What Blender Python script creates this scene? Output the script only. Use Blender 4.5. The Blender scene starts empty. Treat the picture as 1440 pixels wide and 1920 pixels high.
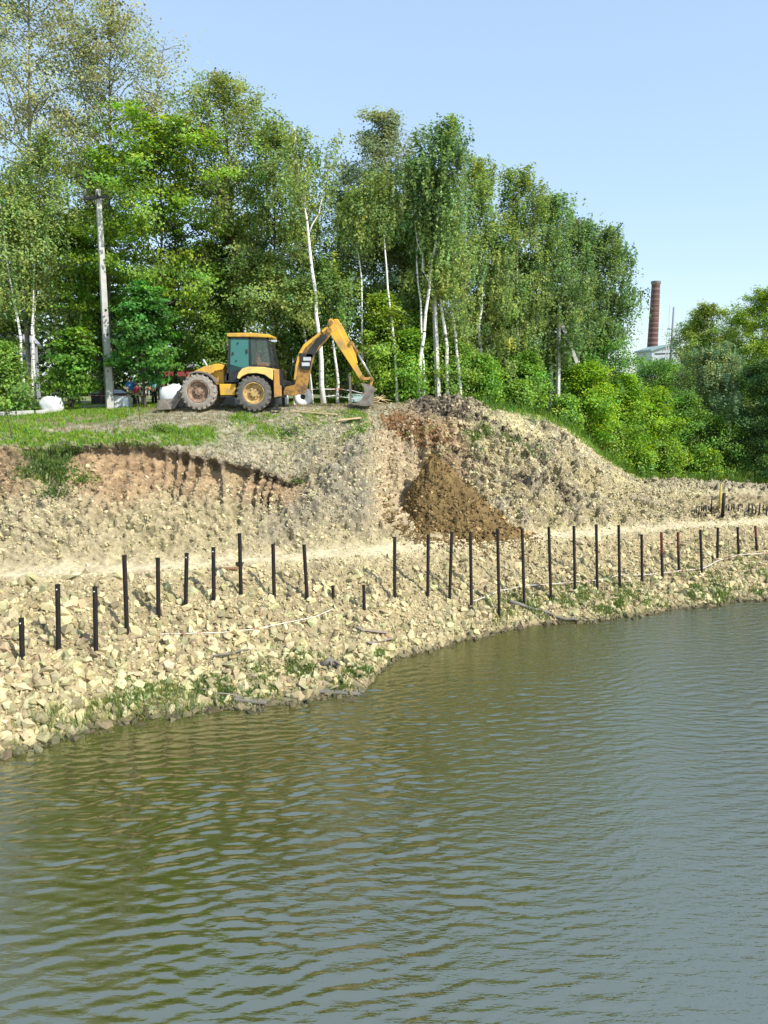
import bpy, bmesh, math, random
import numpy as np
from mathutils import Vector, Matrix
from mathutils.bvhtree import BVHTree

random.seed(7); RNG = np.random.default_rng(11)
scene = bpy.context.scene
COL = scene.collection

# ------------------------------------------------------------------ camera, sky, sun
H = 8.0                      # eye height above the water
FPX, CXP, CYP = 1443.0, 720.0, 960.0
PITCH = math.atan(240.0 / FPX)
cam_d = bpy.data.cameras.new("camera"); cam = bpy.data.objects.new("camera", cam_d); COL.objects.link(cam)
cam_d.sensor_fit = 'VERTICAL'; cam_d.sensor_height = 36.0; cam_d.lens = 36.0 * FPX / 1920.0
cam_d.clip_start = 0.1; cam_d.clip_end = 3000
cam.location = (0, 0, H); cam.rotation_euler = (math.pi / 2 - PITCH, 0, 0)
scene.camera = cam

SUN_EL = math.radians(44); SUN_AZ = math.atan2(0.78, -0.62)     # towards the sun: right and behind the camera
sun_vec = Vector((math.sin(SUN_AZ) * math.cos(SUN_EL), math.cos(SUN_AZ) * math.cos(SUN_EL), math.sin(SUN_EL)))
world = bpy.data.worlds.new("World"); scene.world = world; world.use_nodes = True
wn = world.node_tree; wn.nodes.clear()
sky = wn.nodes.new('ShaderNodeTexSky'); sky.sky_type = 'NISHITA'; sky.sun_disc = False
sky.sun_elevation = SUN_EL; sky.sun_rotation = SUN_AZ
sky.air_density = 1.15; sky.dust_density = 0.6; sky.ozone_density = 3.0
bgn = wn.nodes.new('ShaderNodeBackground'); bgn.inputs['Strength'].default_value = 0.135
wo = wn.nodes.new('ShaderNodeOutputWorld')
skm = wn.nodes.new('ShaderNodeMix'); skm.data_type = 'RGBA'; skm.inputs[0].default_value = 0.55
skm.inputs[7].default_value = (2.5, 3.25, 4.15, 1)      # thin even summer haze over the whole dome
wn.links.new(sky.outputs[0], skm.inputs[6]); wn.links.new(skm.outputs[2], bgn.inputs[0]); wn.links.new(bgn.outputs[0], wo.inputs[0])
sl = bpy.data.lights.new("sun", 'SUN'); sl.energy = 3.3; sl.angle = math.radians(0.5); sl.color = (1.0, 0.95, 0.86)
so = bpy.data.objects.new("sun", sl); COL.objects.link(so)
so.rotation_euler = sun_vec.to_track_quat('Z', 'Y').to_euler(); so.location = (30, -30, 60)
scene.view_settings.view_transform = 'Standard'; scene.view_settings.look = 'None'
scene.view_settings.gamma = 1.0; scene.view_settings.exposure = 0.86
scene.render.engine = 'CYCLES'
scene.cycles.max_bounces = 6; scene.cycles.transparent_max_bounces = 6

# ------------------------------------------------------------------ pixel -> world
SP, CP = math.sin(PITCH), math.cos(PITCH)
def ray(px, py):
    u = (px - CXP) / FPX; v = (CYP - py) / FPX
    return Vector((u, CP + v * SP, -SP + v * CP))
def at_y(px, py, Y):
    d = ray(px, py); t = Y / d.y
    return Vector((d.x * t, Y, H + d.z * t))
def at_z(px, py, z):
    d = ray(px, py); t = (z - H) / d.z
    return Vector((d.x * t, d.y * t, z))

# ------------------------------------------------------------------ noise
def _hash(i, j, k, seed):
    with np.errstate(over='ignore'):
        h = (i.astype(np.uint32) * np.uint32(374761393) + j.astype(np.uint32) * np.uint32(668265263)
             + k.astype(np.uint32) * np.uint32(2147483647) + np.uint32(seed * 974711 % 4294967291))
        h = (h ^ (h >> np.uint32(13))) * np.uint32(1274126177)
        h = h ^ (h >> np.uint32(16))
    return h.astype(np.float64) / 4294967295.0
def vnoise(P, seed=0):
    P = P + 1000.0
    I = np.floor(P).astype(np.int64); F = P - I; F = F * F * (3 - 2 * F)
    r = 0
    for a in (0, 1):
        for b in (0, 1):
            for c in (0, 1):
                w = (F[:, 0] if a else 1 - F[:, 0]) * (F[:, 1] if b else 1 - F[:, 1]) * (F[:, 2] if c else 1 - F[:, 2])
                r = r + w * _hash(I[:, 0] + a, I[:, 1] + b, I[:, 2] + c, seed)
    return r * 2 - 1
def fbm(P, octs=4, seed=0, gain=0.5):
    r = 0; a = 1.0; f = 1.0
    for o in range(octs):
        r = r + a * vnoise(P * f, seed + o * 17); a *= gain; f *= 2.03
    return r

# ------------------------------------------------------------------ object helpers
def tag(o, label=None, cat=None, group=None, kind=None):
    if label: o['label'] = label
    if cat: o['category'] = cat
    if group: o['group'] = group
    if kind: o['kind'] = kind
    return o
def empty(name, loc=(0, 0, 0), rz=0):
    o = bpy.data.objects.new(name, None); COL.objects.link(o); o.location = loc; o.rotation_euler = (0, 0, rz)
    o.empty_display_size = 0.2
    return o
def arr_mesh(name, V, F, mat, parent=None, colors=None, smooth=False, mats=None, mi=None):
    """V (n,3) array; F list of arrays of faces (each (m,k))."""
    me = bpy.data.meshes.new(name)
    V = np.asarray(V, dtype=np.float32)
    me.vertices.add(len(V)); me.vertices.foreach_set('co', V.ravel())
    Fs = [np.asarray(f, dtype=np.int32) for f in F if len(f)]
    nl = sum(f.size for f in Fs); npoly = sum(len(f) for f in Fs)
    me.loops.add(nl); me.polygons.add(npoly)
    me.loops.foreach_set('vertex_index', np.concatenate([f.ravel() for f in Fs]))
    tot = np.concatenate([np.full(len(f), f.shape[1], dtype=np.int32) for f in Fs])
    st = np.concatenate([[0], np.cumsum(tot)[:-1]]).astype(np.int32)
    me.polygons.foreach_set('loop_start', st)
    me.polygons.foreach_set('use_smooth', np.full(npoly, smooth, dtype=bool))
    if colors is not None:
        ca = me.attributes.new('Col', 'FLOAT_COLOR', 'POINT')
        c4 = np.ones((len(V), 4), dtype=np.float32); c4[:, :3] = colors
        ca.data.foreach_set('color', c4.ravel())
    me.update(calc_edges=True); me.validate()
    for m in (mats or [mat]): me.materials.append(m)
    if mi is not None: me.polygons.foreach_set('material_index', np.asarray(mi, dtype=np.int32))
    o = bpy.data.objects.new(name, me); COL.objects.link(o)
    if parent is not None: o.parent = parent
    return o

class MB:
    def __init__(s): s.v = []; s.f = []
    def add(s, vs, fs):
        n = len(s.v); s.v += [tuple(v) for v in vs]; s.f += [tuple(i + n for i in f) for f in fs]; return s
    def box(s, x0, x1, y0, y1, z0, z1, M=None):
        vs = [(x, y, z) for x in (x0, x1) for y in (y0, y1) for z in (z0, z1)]
        if M is not None: vs = [M @ Vector(v) for v in vs]
        return s.add(vs, [(0, 1, 3, 2), (4, 6, 7, 5), (0, 4, 5, 1), (2, 3, 7, 6), (0, 2, 6, 4), (1, 5, 7, 3)])
    def prism(s, pts, y0, y1):          # pts in (x,z), extruded along y
        n = len(pts)
        vs = [(x, y0, z) for x, z in pts] + [(x, y1, z) for x, z in pts]
        fs = [tuple(range(n - 1, -1, -1)), tuple(range(n, 2 * n))] + [(i, (i + 1) % n, n + (i + 1) % n, n + i) for i in range(n)]
        return s.add(vs, fs)
    def tube(s, pts, rad, n=8, cap=True):
        pts = [Vector(p) for p in pts]; k = len(pts)
        if not hasattr(rad, '__len__'): rad = [rad] * k
        vs = []; fs = []; ref = None
        for i, p in enumerate(pts):
            t = (pts[min(i + 1, k - 1)] - pts[max(i - 1, 0)]).normalized()
            if ref is None:
                ref = Vector((1, 0, 0)) if abs(t.x) < 0.8 else Vector((0, 1, 0))
            a = (ref - t * ref.dot(t)).normalized(); b = t.cross(a); ref = a
            for j in range(n):
                th = 2 * math.pi * j / n
                vs.append(p + (a * math.cos(th) + b * math.sin(th)) * rad[i])
        for i in range(k - 1):
            for j in range(n):
                fs.append((i * n + j, i * n + (j + 1) % n, (i + 1) * n + (j + 1) % n, (i + 1) * n + j))
        if cap: fs.append(tuple(range(n - 1, -1, -1))); fs.append(tuple((k - 1) * n + j for j in range(n)))
        return s.add(vs, fs)
    def bar(s, a, b, w, h=None):
        h = h or w; a = Vector(a); b = Vector(b); t = (b - a).normalized()
        up = Vector((0, 0, 1)) if abs(t.z) < 0.95 else Vector((1, 0, 0))
        x = t.cross(up).normalized(); y = x.cross(t)
        vs = []
        for p in (a, b):
            for sx, sy in ((-1, -1), (1, -1), (1, 1), (-1, 1)): vs.append(p + x * sx * w / 2 + y * sy * h / 2)
        return s.add(vs, [(3, 2, 1, 0), (4, 5, 6, 7), (0, 1, 5, 4), (1, 2, 6, 5), (2, 3, 7, 6), (3, 0, 4, 7)])
    def lathe_y(s, prof, c, n=28):       # prof: list (r, y); axis along y through c=(x,y,z)
        k = len(prof); vs = []; fs = []
        for r, y in prof:
            for j in range(n):
                th = 2 * math.pi * j / n; vs.append((c[0] + r * math.cos(th), c[1] + y, c[2] + r * math.sin(th)))
        for i in range(k - 1):
            for j in range(n): fs.append((i * n + j, (i + 1) * n + j, (i + 1) * n + (j + 1) % n, i * n + (j + 1) % n))
        return s.add(vs, fs)
    def build(s, name, mat, parent=None, smooth=False, bevel=0.0, autos=False):
        me = bpy.data.meshes.new(name); me.from_pydata(s.v, [], s.f); me.update()
        bm = bmesh.new(); bm.from_mesh(me); bmesh.ops.recalc_face_normals(bm, faces=bm.faces); bm.to_mesh(me); bm.free()
        me.materials.append(mat)
        if smooth:
            me.polygons.foreach_set('use_smooth', [True] * len(me.polygons))
            if autos:
                try: me.set_sharp_from_angle(angle=math.radians(40))
                except Exception: pass
        o = bpy.data.objects.new(name, me); COL.objects.link(o)
        if parent is not None: o.parent = parent
        if bevel > 0:
            b = o.modifiers.new('bevel', 'BEVEL'); b.width = bevel; b.segments = 2; b.limit_method = 'ANGLE'
        return o

# ------------------------------------------------------------------ materials
def new_mat(name):
    m = bpy.data.materials.new(name); m.use_nodes = True
    nt = m.node_tree; p = nt.nodes['Principled BSDF']
    return m, nt, p
def N(nt, t, **kw):
    n = nt.nodes.new(t)
    for k, v in kw.items():
        if k in n.inputs.keys(): n.inputs[k].default_value = v
        else: setattr(n, k, v)
    return n
def plain(name, c, rough=0.6, metal=0.0, dirt=None, dirt_amt=0.5, scale=3.0, bump=0.0, spec=0.5, thr=(0.42, 0.62)):
    m, nt, p = new_mat(name)
    p.inputs['Roughness'].default_value = rough; p.inputs['Metallic'].default_value = metal
    p.inputs['Specular IOR Level'].default_value = spec
    tc = N(nt, 'ShaderNodeTexCoord')
    nz = N(nt, 'ShaderNodeTexNoise', Scale=scale, Detail=6.0, Roughness=0.65)
    nt.links.new(tc.outputs['Object'], nz.inputs['Vector'])
    mr = N(nt, 'ShaderNodeMapRange'); mr.inputs['From Min'].default_value = thr[0]; mr.inputs['From Max'].default_value = thr[1]
    mr.inputs['To Max'].default_value = dirt_amt
    nt.links.new(nz.outputs['Fac'], mr.inputs['Value'])
    mx = N(nt, 'ShaderNodeMix', data_type='RGBA')
    mx.inputs[6].default_value = (*c, 1)
    d = dirt or tuple(x * 0.7 for x in c)
    mx.inputs[7].default_value = (*d, 1)
    nt.links.new(mr.outputs[0], mx.inputs[0]); nt.links.new(mx.outputs[2], p.inputs['Base Color'])
    if bump:
        nb = N(nt, 'ShaderNodeTexNoise', Scale=scale * 6, Detail=5.0)
        nt.links.new(tc.outputs['Object'], nb.inputs['Vector'])
        b = N(nt, 'ShaderNodeBump', Strength=bump, Distance=0.02)
        nt.links.new(nb.outputs['Fac'], b.inputs['Height']); nt.links.new(b.outputs[0], p.inputs['Normal'])
    return m
def col_mat(name, rough=0.9, fine=0.35, scale=9.0, bump=0.6, spec=0.2):
    """surface whose own colour is stored per vertex, with fine procedural grain"""
    m, nt, p = new_mat(name); p.inputs['Roughness'].default_value = rough; p.inputs['Specular IOR Level'].default_value = spec
    at = N(nt, 'ShaderNodeAttribute'); at.attribute_name = 'Col'
    tc = N(nt, 'ShaderNodeTexCoord'); nz = N(nt, 'ShaderNodeTexNoise', Scale=scale, Detail=8.0, Roughness=0.7)
    nt.links.new(tc.outputs['Object'], nz.inputs['Vector'])
    mr = N(nt, 'ShaderNodeMapRange'); mr.inputs['From Min'].default_value = 0.3; mr.inputs['From Max'].default_value = 0.7
    mr.inputs['To Min'].default_value = 1 - fine; mr.inputs['To Max'].default_value = 1 + fine * 0.7
    nt.links.new(nz.outputs['Fac'], mr.inputs['Value'])
    vm = N(nt, 'ShaderNodeVectorMath'); vm.operation = 'SCALE'
    nt.links.new(at.outputs['Color'], vm.inputs[0]); nt.links.new(mr.outputs[0], vm.inputs['Scale'])
    nt.links.new(vm.outputs[0], p.inputs['Base Color'])
    if bump:
        nb = N(nt, 'ShaderNodeTexNoise', Scale=scale * 3, Detail=6.0, Roughness=0.7)
        nt.links.new(tc.outputs['Object'], nb.inputs['Vector'])
        b = N(nt, 'ShaderNodeBump', Strength=bump, Distance=0.05)
        nt.links.new(nb.outputs['Fac'], b.inputs['Height']); nt.links.new(b.outputs[0], p.inputs['Normal'])
    return m
def leaf_mat():
    m, nt, p = new_mat('leaf'); nt.nodes.remove(p)
    at = N(nt, 'ShaderNodeAttribute'); at.attribute_name = 'Col'
    df = N(nt, 'ShaderNodeBsdfDiffuse'); tr = N(nt, 'ShaderNodeBsdfTranslucent')
    gl = N(nt, 'ShaderNodeBsdfGlossy', Roughness=0.6)
    gl.inputs['Color'].default_value = (0.8, 0.85, 0.8, 1)
    hs = N(nt, 'ShaderNodeHueSaturation'); hs.inputs['Hue'].default_value = 0.485; hs.inputs['Saturation'].default_value = 1.1; hs.inputs['Value'].default_value = 1.25
    m1 = N(nt, 'ShaderNodeMixShader'); m1.inputs[0].default_value = 0.48
    m2 = N(nt, 'ShaderNodeMixShader'); m2.inputs[0].default_value = 0.025
    out = nt.nodes['Material Output']
    nt.links.new(at.outputs['Color'], df.inputs['Color']); nt.links.new(at.outputs['Color'], hs.inputs['Color'])
    nt.links.new(hs.outputs[0], tr.inputs['Color'])
    nt.links.new(df.outputs[0], m1.inputs[1]); nt.links.new(tr.outputs[0], m1.inputs[2])
    nt.links.new(m1.outputs[0], m2.inputs[1]); nt.links.new(gl.outputs[0], m2.inputs[2])
    nt.links.new(m2.outputs[0], out.inputs['Surface'])
    return m
def birch_bark():
    m, nt, p = new_mat('birch_bark'); p.inputs['Roughness'].default_value = 0.75
    tc = N(nt, 'ShaderNodeTexCoord'); mp = N(nt, 'ShaderNodeMapping'); mp.inputs['Scale'].default_value = (1.2, 1.2, 5.0)
    nz = N(nt, 'ShaderNodeTexNoise', Scale=2.2, Detail=4.0, Roughness=0.6)
    nt.links.new(tc.outputs['Object'], mp.inputs[0]); nt.links.new(mp.outputs[0], nz.inputs['Vector'])
    cr = N(nt, 'ShaderNodeValToRGB'); cr.color_ramp.elements[0].position = 0.36; cr.color_ramp.elements[0].color = (0.05, 0.045, 0.04, 1)
    cr.color_ramp.elements[1].position = 0.46; cr.color_ramp.elements[1].color = (0.78, 0.76, 0.70, 1)
    nt.links.new(nz.outputs['Fac'], cr.inputs[0]); nt.links.new(cr.outputs[0], p.inputs['Base Color'])
    return m
MAT = {}
MAT['leaf'] = leaf_mat()
MAT['birch'] = birch_bark()
MAT['bark'] = plain('bark', (0.11, 0.085, 0.06), 0.9, dirt=(0.04, 0.03, 0.025), dirt_amt=0.9, scale=5, bump=0.6)
MAT['greybark'] = plain('greybark', (0.26, 0.24, 0.19), 0.9, dirt=(0.08, 0.07, 0.05), dirt_amt=0.9, scale=4, bump=0.5)
MAT['soil'] = col_mat('soil', bump=0.9)
MAT['stone'] = col_mat('stone', fine=0.25, scale=14, bump=0.35)
MAT['grass'] = MAT['leaf']
MAT['concrete'] = plain('concrete', (0.50, 0.49, 0.45), 0.85, dirt=(0.33, 0.31, 0.28), scale=4, bump=0.2)
MAT['steel'] = plain('black_steel', (0.012, 0.011, 0.011), 0.6, dirt=(0.05, 0.02, 0.012), dirt_amt=0.8, scale=6, thr=(0.5, 0.7), spec=0.3)
MAT['redsteel'] = plain('red_primer', (0.16, 0.022, 0.015), 0.6, dirt=(0.03, 0.012, 0.01), dirt_amt=0.8, scale=6)
MAT['yellow'] = plain('machine_yellow', (0.72, 0.40, 0.035), 0.5, dirt=(0.34, 0.22, 0.09), dirt_amt=0.85, scale=2.2, bump=0.05, thr=(0.45, 0.68))
MAT['cream'] = plain('faded_yellow', (0.80, 0.56, 0.16), 0.5, dirt=(0.55, 0.38, 0.15), dirt_amt=0.7, scale=2.5)
MAT['orange'] = plain('dusty_orange', (0.55, 0.26, 0.05), 0.6, dirt=(0.30, 0.19, 0.10), dirt_amt=0.9, scale=4)
MAT['boomyel'] = plain('weathered_ochre', (0.42, 0.22, 0.04), 0.6, dirt=(0.12, 0.075, 0.04), dirt_amt=0.95, scale=4, thr=(0.42, 0.58))
MAT['dark'] = plain('dark_metal', (0.015, 0.017, 0.018), 0.55, dirt=(0.05, 0.045, 0.035), scale=3)
MAT['darkdoor'] = plain('dark_teal_panel', (0.012, 0.04, 0.042), 0.3, dirt=(0.05, 0.05, 0.04), scale=3)
MAT['tyre_dusty'] = plain('dusty_tyre', (0.33, 0.29, 0.24), 0.95, dirt=(0.16, 0.14, 0.12), scale=5, bump=0.4)
MAT['tyre'] = plain('tyre', (0.11, 0.10, 0.09), 0.9, dirt=(0.22, 0.20, 0.17), scale=5, bump=0.4)
MAT['rim'] = plain('rim', (0.58, 0.38, 0.13), 0.6, dirt=(0.22, 0.15, 0.09), dirt_amt=0.9, scale=6)
MAT['rimrust'] = plain('rusty_rim', (0.20, 0.12, 0.08), 0.8, dirt=(0.42, 0.30, 0.20), dirt_amt=0.8, scale=6)
MAT['buck'] = plain('worn_bucket', (0.24, 0.21, 0.17), 0.6, dirt=(0.12, 0.10, 0.08), dirt_amt=0.8, scale=5, metal=0.2)
MAT['chrome'] = plain('chrome', (0.7, 0.7, 0.7), 0.25, metal=0.9)
MAT['white'] = plain('white', (0.82, 0.83, 0.84), 0.6, dirt=(0.62, 0.62, 0.60), scale=3)
MAT['pale'] = plain('pale_grey', (0.52, 0.54, 0.56), 0.7, scale=3)
MAT['board'] = plain('weathered_board', (0.30, 0.24, 0.20), 0.85, dirt=(0.19, 0.15, 0.12), scale=8, bump=0.3)
MAT['plank'] = plain('fresh_plank', (0.62, 0.47, 0.26), 0.8, dirt=(0.42, 0.31, 0.18), scale=8, bump=0.2)
MAT['driftwood'] = plain('driftwood', (0.20, 0.18, 0.145), 0.9, dirt=(0.09, 0.08, 0.065), scale=6, bump=0.5)
MAT['tape'] = plain('tape_white', (0.80, 0.76, 0.72), 0.5, dirt=(0.60, 0.12, 0.09), dirt_amt=1.0, scale=3.0, thr=(0.56, 0.58))
MAT['seat'] = plain('seat', (0.30, 0.12, 0.06), 0.8)
MAT['redwall'] = plain('red_wall', (0.33, 0.06, 0.06), 0.8)
MAT['bluewall'] = plain('blue_sheet', (0.10, 0.22, 0.55), 0.6)
MAT['roofgrey'] = plain('grey_roofing', (0.33, 0.33, 0.36), 0.7)
MAT['skin'] = plain('skin', (0.50, 0.30, 0.20), 0.6, dirt_amt=0.1)
def flat(name, c, r=0.8): return plain(name, c, r, dirt_amt=0.3)
def glass(name, c, rough=0.05):
    m, nt, p = new_mat(name)
    p.inputs['Base Color'].default_value = (*c, 1); p.inputs['Roughness'].default_value = rough
    p.inputs['Transmission Weight'].default_value = 0.55; p.inputs['IOR'].default_value = 1.45
    return m
MAT['glass'] = glass('teal_glass', (0.10, 0.36, 0.33), 0.15)
MAT['glass2'] = glass('clear_glass', (0.55, 0.66, 0.62), 0.03)
MAT['glass2'].node_tree.nodes['Principled BSDF'].inputs['Transmission Weight'].default_value = 0.95

# ------------------------------------------------------------------ terrain
# profile columns: for each image bearing the section of the bank as (image height, distance) pairs
# rows: shore(z=0), M shelf, A path front, B path back, D bank mid, E rim low, F rim top, G plateau, Hh far edge
SH = [(-500, 1520), (0, 1420), (100, 1388), (200, 1358), (350, 1337), (470, 1326), (600, 1312), (680, 1303), (700, 1275), (740, 1236), (800, 1218),
      (900, 1195), (1000, 1170), (1100, 1164), (1200, 1151), (1300, 1138), (1440, 1122), (1900, 1080)]
MM = [(-500, 1400, .9), (0, 1310, .8), (150, 1290, .7), (300, 1270, .5), (430, 1250, .5), (560, 1215, .55), (690, 1225, .45), (740, 1200, .4), (860, 1170, .45),
      (960, 1150, .4), (1060, 1138, .4), (1200, 1120, .4), (1440, 1092, .4), (1900, 1060, .35)]
ROWS = {
 'A': [(-500, 1110, 20), (0, 1085, 21.3), (150, 1082, 21.7), (300, 1075, 22.5), (430, 1064, 23.2), (550, 1054, 24.1), (690, 1045, 25.2), (780, 1038, 26),
       (860, 1030, 26.8), (960, 1020, 28), (1060, 1012, 29.3), (1150, 1005, 30.5), (1200, 1000, 31.2), (1300, 992, 32.5), (1440, 985, 34), (1900, 965, 37.5)],
 'B': [(-500, 1085, 20.8), (0, 1060, 22.2), (150, 1058, 22.6), (300, 1054, 23.4), (430, 1045, 24.1), (550, 1035, 25.0), (690, 1018, 26.4), (780, 1008, 27.2),
       (860, 1003, 28.0), (960, 1000, 29.2), (1060, 993, 30.5), (1150, 987, 31.7), (1200, 984, 32.5), (1300, 978, 33.8), (1440, 970, 35.4), (1900, 955, 38.4)],
 'D': [(-500, 980, 22), (0, 960, 23.4), (150, 955, 23.7), (300, 950, 24.5), (430, 955, 25.2), (550, 960, 26), (600, 950, 26.3), (690, 940, 27.3), (725, 935, 29.6), (780, 930, 30.3),
       (860, 925, 30.3), (900, 930, 30.0), (960, 930, 30.4), (1060, 940, 31.8), (1150, 950, 33), (1200, 958, 34.1), (1300, 962, 35.2), (1440, 962, 37), (1900, 945, 40)],
 'E': [(-500, 870, 23.5), (0, 880, 24.9), (110, 880, 24.9), (150, 872, 25.1), (300, 885, 25.8), (430, 905, 26.1), (550, 928, 26.7), (600, 890, 27.2), (690, 868, 28.0), (725, 850, 30.6), (780, 850, 31),
       (860, 850, 31.2), (900, 865, 31.3), (960, 872, 31.8), (1060, 890, 33.4), (1150, 922, 35), (1200, 940, 36.2), (1300, 945, 37.7), (1440, 950, 39.2), (1900, 940, 42)],
 'F': [(-500, 850, 24.2), (0, 842, 25.3), (110, 838, 25.4), (150, 835, 25.2), (280, 830, 25.95), (330, 845, 26.0), (430, 865, 26.3), (500, 885, 26.6), (550, 905, 27.0), (600, 850, 27.9), (690, 813, 28.8), (720, 803, 31.0), (780, 797, 31.5),
       (860, 795, 32), (900, 800, 32.3), (960, 815, 33), (1060, 845, 35), (1150, 897, 37), (1200, 922, 38.2), (1300, 930, 40), (1440, 935, 41), (1900, 930, 44)],
 'G': [(-500, 810, 27), (0, 803, 28.5), (150, 800, 28.3), (300, 798, 28.6), (430, 798, 28.9), (550, 798, 29.3), (600, 795, 29.6), (690, 780, 30.3), (780, 770, 32.3),
       (860, 768, 33), (960, 783, 34.6), (1060, 812, 36.5), (1150, 880, 38.7), (1200, 912, 40), (1300, 917, 42), (1440, 924, 43), (1900, 922, 46)],
 'H': [(-500, 780, 33), (0, 776, 33), (150, 773, 33), (300, 768, 32), (430, 765, 32), (550, 763, 32), (690, 760, 33), (780, 756, 34),
       (860, 757, 34.5), (960, 768, 36), (1040, 788, 37.5), (1100, 828, 38.8), (1150, 870, 40.2), (1200, 904, 42), (1300, 911, 44), (1440, 919, 45), (1900, 918, 48)],
}
cols = np.arange(-500, 1901, 3.0)
def lerp(tab, k): a = np.array([t[0] for t in tab], float); b = np.array([t[k] for t in tab], float); return np.interp(cols, a, b)
def sm(a, w=5):
    k = np.ones(w) / w; return np.convolve(np.pad(a, w // 2, mode='edge'), k, 'valid')
def wpt(px, py, Y):
    u = (px - CXP) / FPX; v = (CYP - py) / FPX
    dy = CP + v * SP; dz = -SP + v * CP; t = Y / dy
    return np.stack([u * t, Y + 0 * px, H + dz * t], 1)
def wptz(px, py, z):
    u = (px - CXP) / FPX; v = (CYP - py) / FPX
    dy = CP + v * SP; dz = -SP + v * CP; t = (z - H) / dz
    return np.stack([u * t, dy * t, z + 0 * px], 1)
sh_py = lerp(SH, 1) + 5 * np.interp(cols, np.arange(-500, 1901, 40), np.random.default_rng(3).uniform(-1, 1, 61))
P_shore = wptz(cols, sm(sh_py, 3), 0.0)
P_m = wptz(cols, sm(lerp(MM, 1), 15), sm(lerp(MM, 2), 15))
keys = [('S', P_shore, sh_py), ('M', P_m, lerp(MM, 1))]
for k in 'ABDEFGH':
    w = 9 if k in 'ABGH' else 5
    py = sm(lerp(ROWS[k], 1), w); Y = sm(lerp(ROWS[k], 2), w)
    keys.append((k, wpt(cols, py, Y), py))
# under water row in front
P0 = P_shore.copy(); P0[:, 1] -= 3.0; P0[:, 2] = -1.1
P00 = P_shore.copy(); P00[:, 1] = np.minimum(P00[:, 1] - 6, 9); P00[:, 2] = -1.6
Hrow = keys[-1][1]
dirs = Hrow[:, 0] / Hrow[:, 1]
def beyond(Y, z): return np.stack([dirs * Y, Y + 0 * dirs, z + 0 * dirs], 1)
# ground behind the bank: flat lawn on the left, a hollow behind the spur on the right
I_ = beyond(Hrow[:, 1] + 5, Hrow[:, 2] - np.interp(cols, [700, 900, 1150, 1500], [0.0, .25, .5, 0.2]))
J_ = beyond(Hrow[:, 1] + 25, np.interp(cols, [800, 1100, 1900], [6.9, 5.0, 4.6]))
K_ = beyond(np.full(len(cols), 150.0), np.interp(cols, [0, 1100, 1900], [8.5, 8.8, 8.8]))
L_ = beyond(np.full(len(cols), 900.0), np.full(len(cols), 16.0))
segs = [('00', P00, None), ('0', P0, None)] + keys + [('I', I_, None), ('J', J_, None), ('K', K_, None), ('L', L_, None)]
nsub = {'00': 6, '0': 30, 'S': 46, 'M': 64, 'A': 18, 'B': 60, 'D': 50, 'E': 26, 'F': 46, 'G': 40, 'H': 14, 'I': 14, 'J': 8, 'K': 4}
rows = []; rowkey = []; rowpy = []
for a in range(len(segs) - 1):
    nm, Pa, pya = segs[a]; _, Pb, pyb = segs[a + 1]; n = nsub[nm]
    for i in range(n):
        t = i / n
        rows.append(Pa * (1 - t) + Pb * t); rowkey.append(a - 2 + t)
        rowpy.append((pya * (1 - t) + pyb * t) if (pya is not None and pyb is not None) else (pya if pya is not None else np.full(len(cols), 1500. if a < 2 else 700.)))
rows.append(segs[-1][1]); rowkey.append(len(segs) - 3.0); rowpy.append(np.full(len(cols), 700.))
G = np.array(rows); rowkey = np.array(rowkey); GPY = np.array(rowpy); NR, NC = G.shape[:2]
# soften kinks between the rows (not at the scarp rim)
for _ in range(6):
    G2 = G.copy(); G2[1:-1] = 0.25 * G[:-2] + 0.5 * G[1:-1] + 0.25 * G[2:]
    keep = ((rowkey > 4.6) & (rowkey < 6.2))[:, None, None]
    G = np.where(keep, G, G2)
PX = np.broadcast_to(cols[None, :], (NR, NC)); RK = np.broadcast_to(rowkey[:, None], (NR, NC))
# row key: 0 S,1 M,2 A,3 B,4 D,5 E,6 F,7 G,8 H,9 I
flatP = G.reshape(-1, 3); px_f = PX.ravel(); rk_f = RK.ravel(); py_f = GPY.ravel()
def band(x, a, b, s): return 1 / (1 + np.exp(-(x - a) / s)) * 1 / (1 + np.exp((x - b) / s))
n1 = fbm(flatP * 0.5, 4, 1); n2 = fbm(flatP * 1.6, 4, 5); n3 = fbm(flatP * 5.0, 3, 9); n4 = fbm(flatP * 13.0, 2, 13)
amp = np.interp(rk_f, [-2, 0, 0.5, 1.8, 2.1, 2.9, 3.2, 5.9, 6.6, 7.2, 8.2, 9], [.1, .05, .6, .9, .15, .15, 1, 1.1, .6, .3, .25, .3])
ampR = amp * np.where((px_f > 860) & (rk_f > 3.0), 1.35, 1.0)
ampR = ampR * (1 - .6 * band(rk_f, 4.5, 5.95, .12) * band(px_f, 120, 560, 12))
disp = ampR * (0.15 * n2 + 0.11 * n3 + 0.05 * n4)
dn = np.zeros_like(flatP); dn[:, 2] = disp; dn[:, 1] = -disp * band(rk_f, 3.1, 6.1, .1) * 0.8
# gouges left by bucket teeth on the scarp face
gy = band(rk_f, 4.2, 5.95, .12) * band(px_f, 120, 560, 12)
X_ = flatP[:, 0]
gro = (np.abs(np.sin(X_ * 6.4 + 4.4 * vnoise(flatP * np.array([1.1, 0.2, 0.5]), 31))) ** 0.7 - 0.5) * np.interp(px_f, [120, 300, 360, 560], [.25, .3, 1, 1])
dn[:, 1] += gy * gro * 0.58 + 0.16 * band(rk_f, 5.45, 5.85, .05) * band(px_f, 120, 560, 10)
gy2 = band(rk_f, 4.6, 5.95, .12) * band(px_f, 700, 870, 8)
dn[:, 1] += gy2 * (np.abs(np.sin(X_ * 5.5)) - .5) * 0.22
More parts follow.
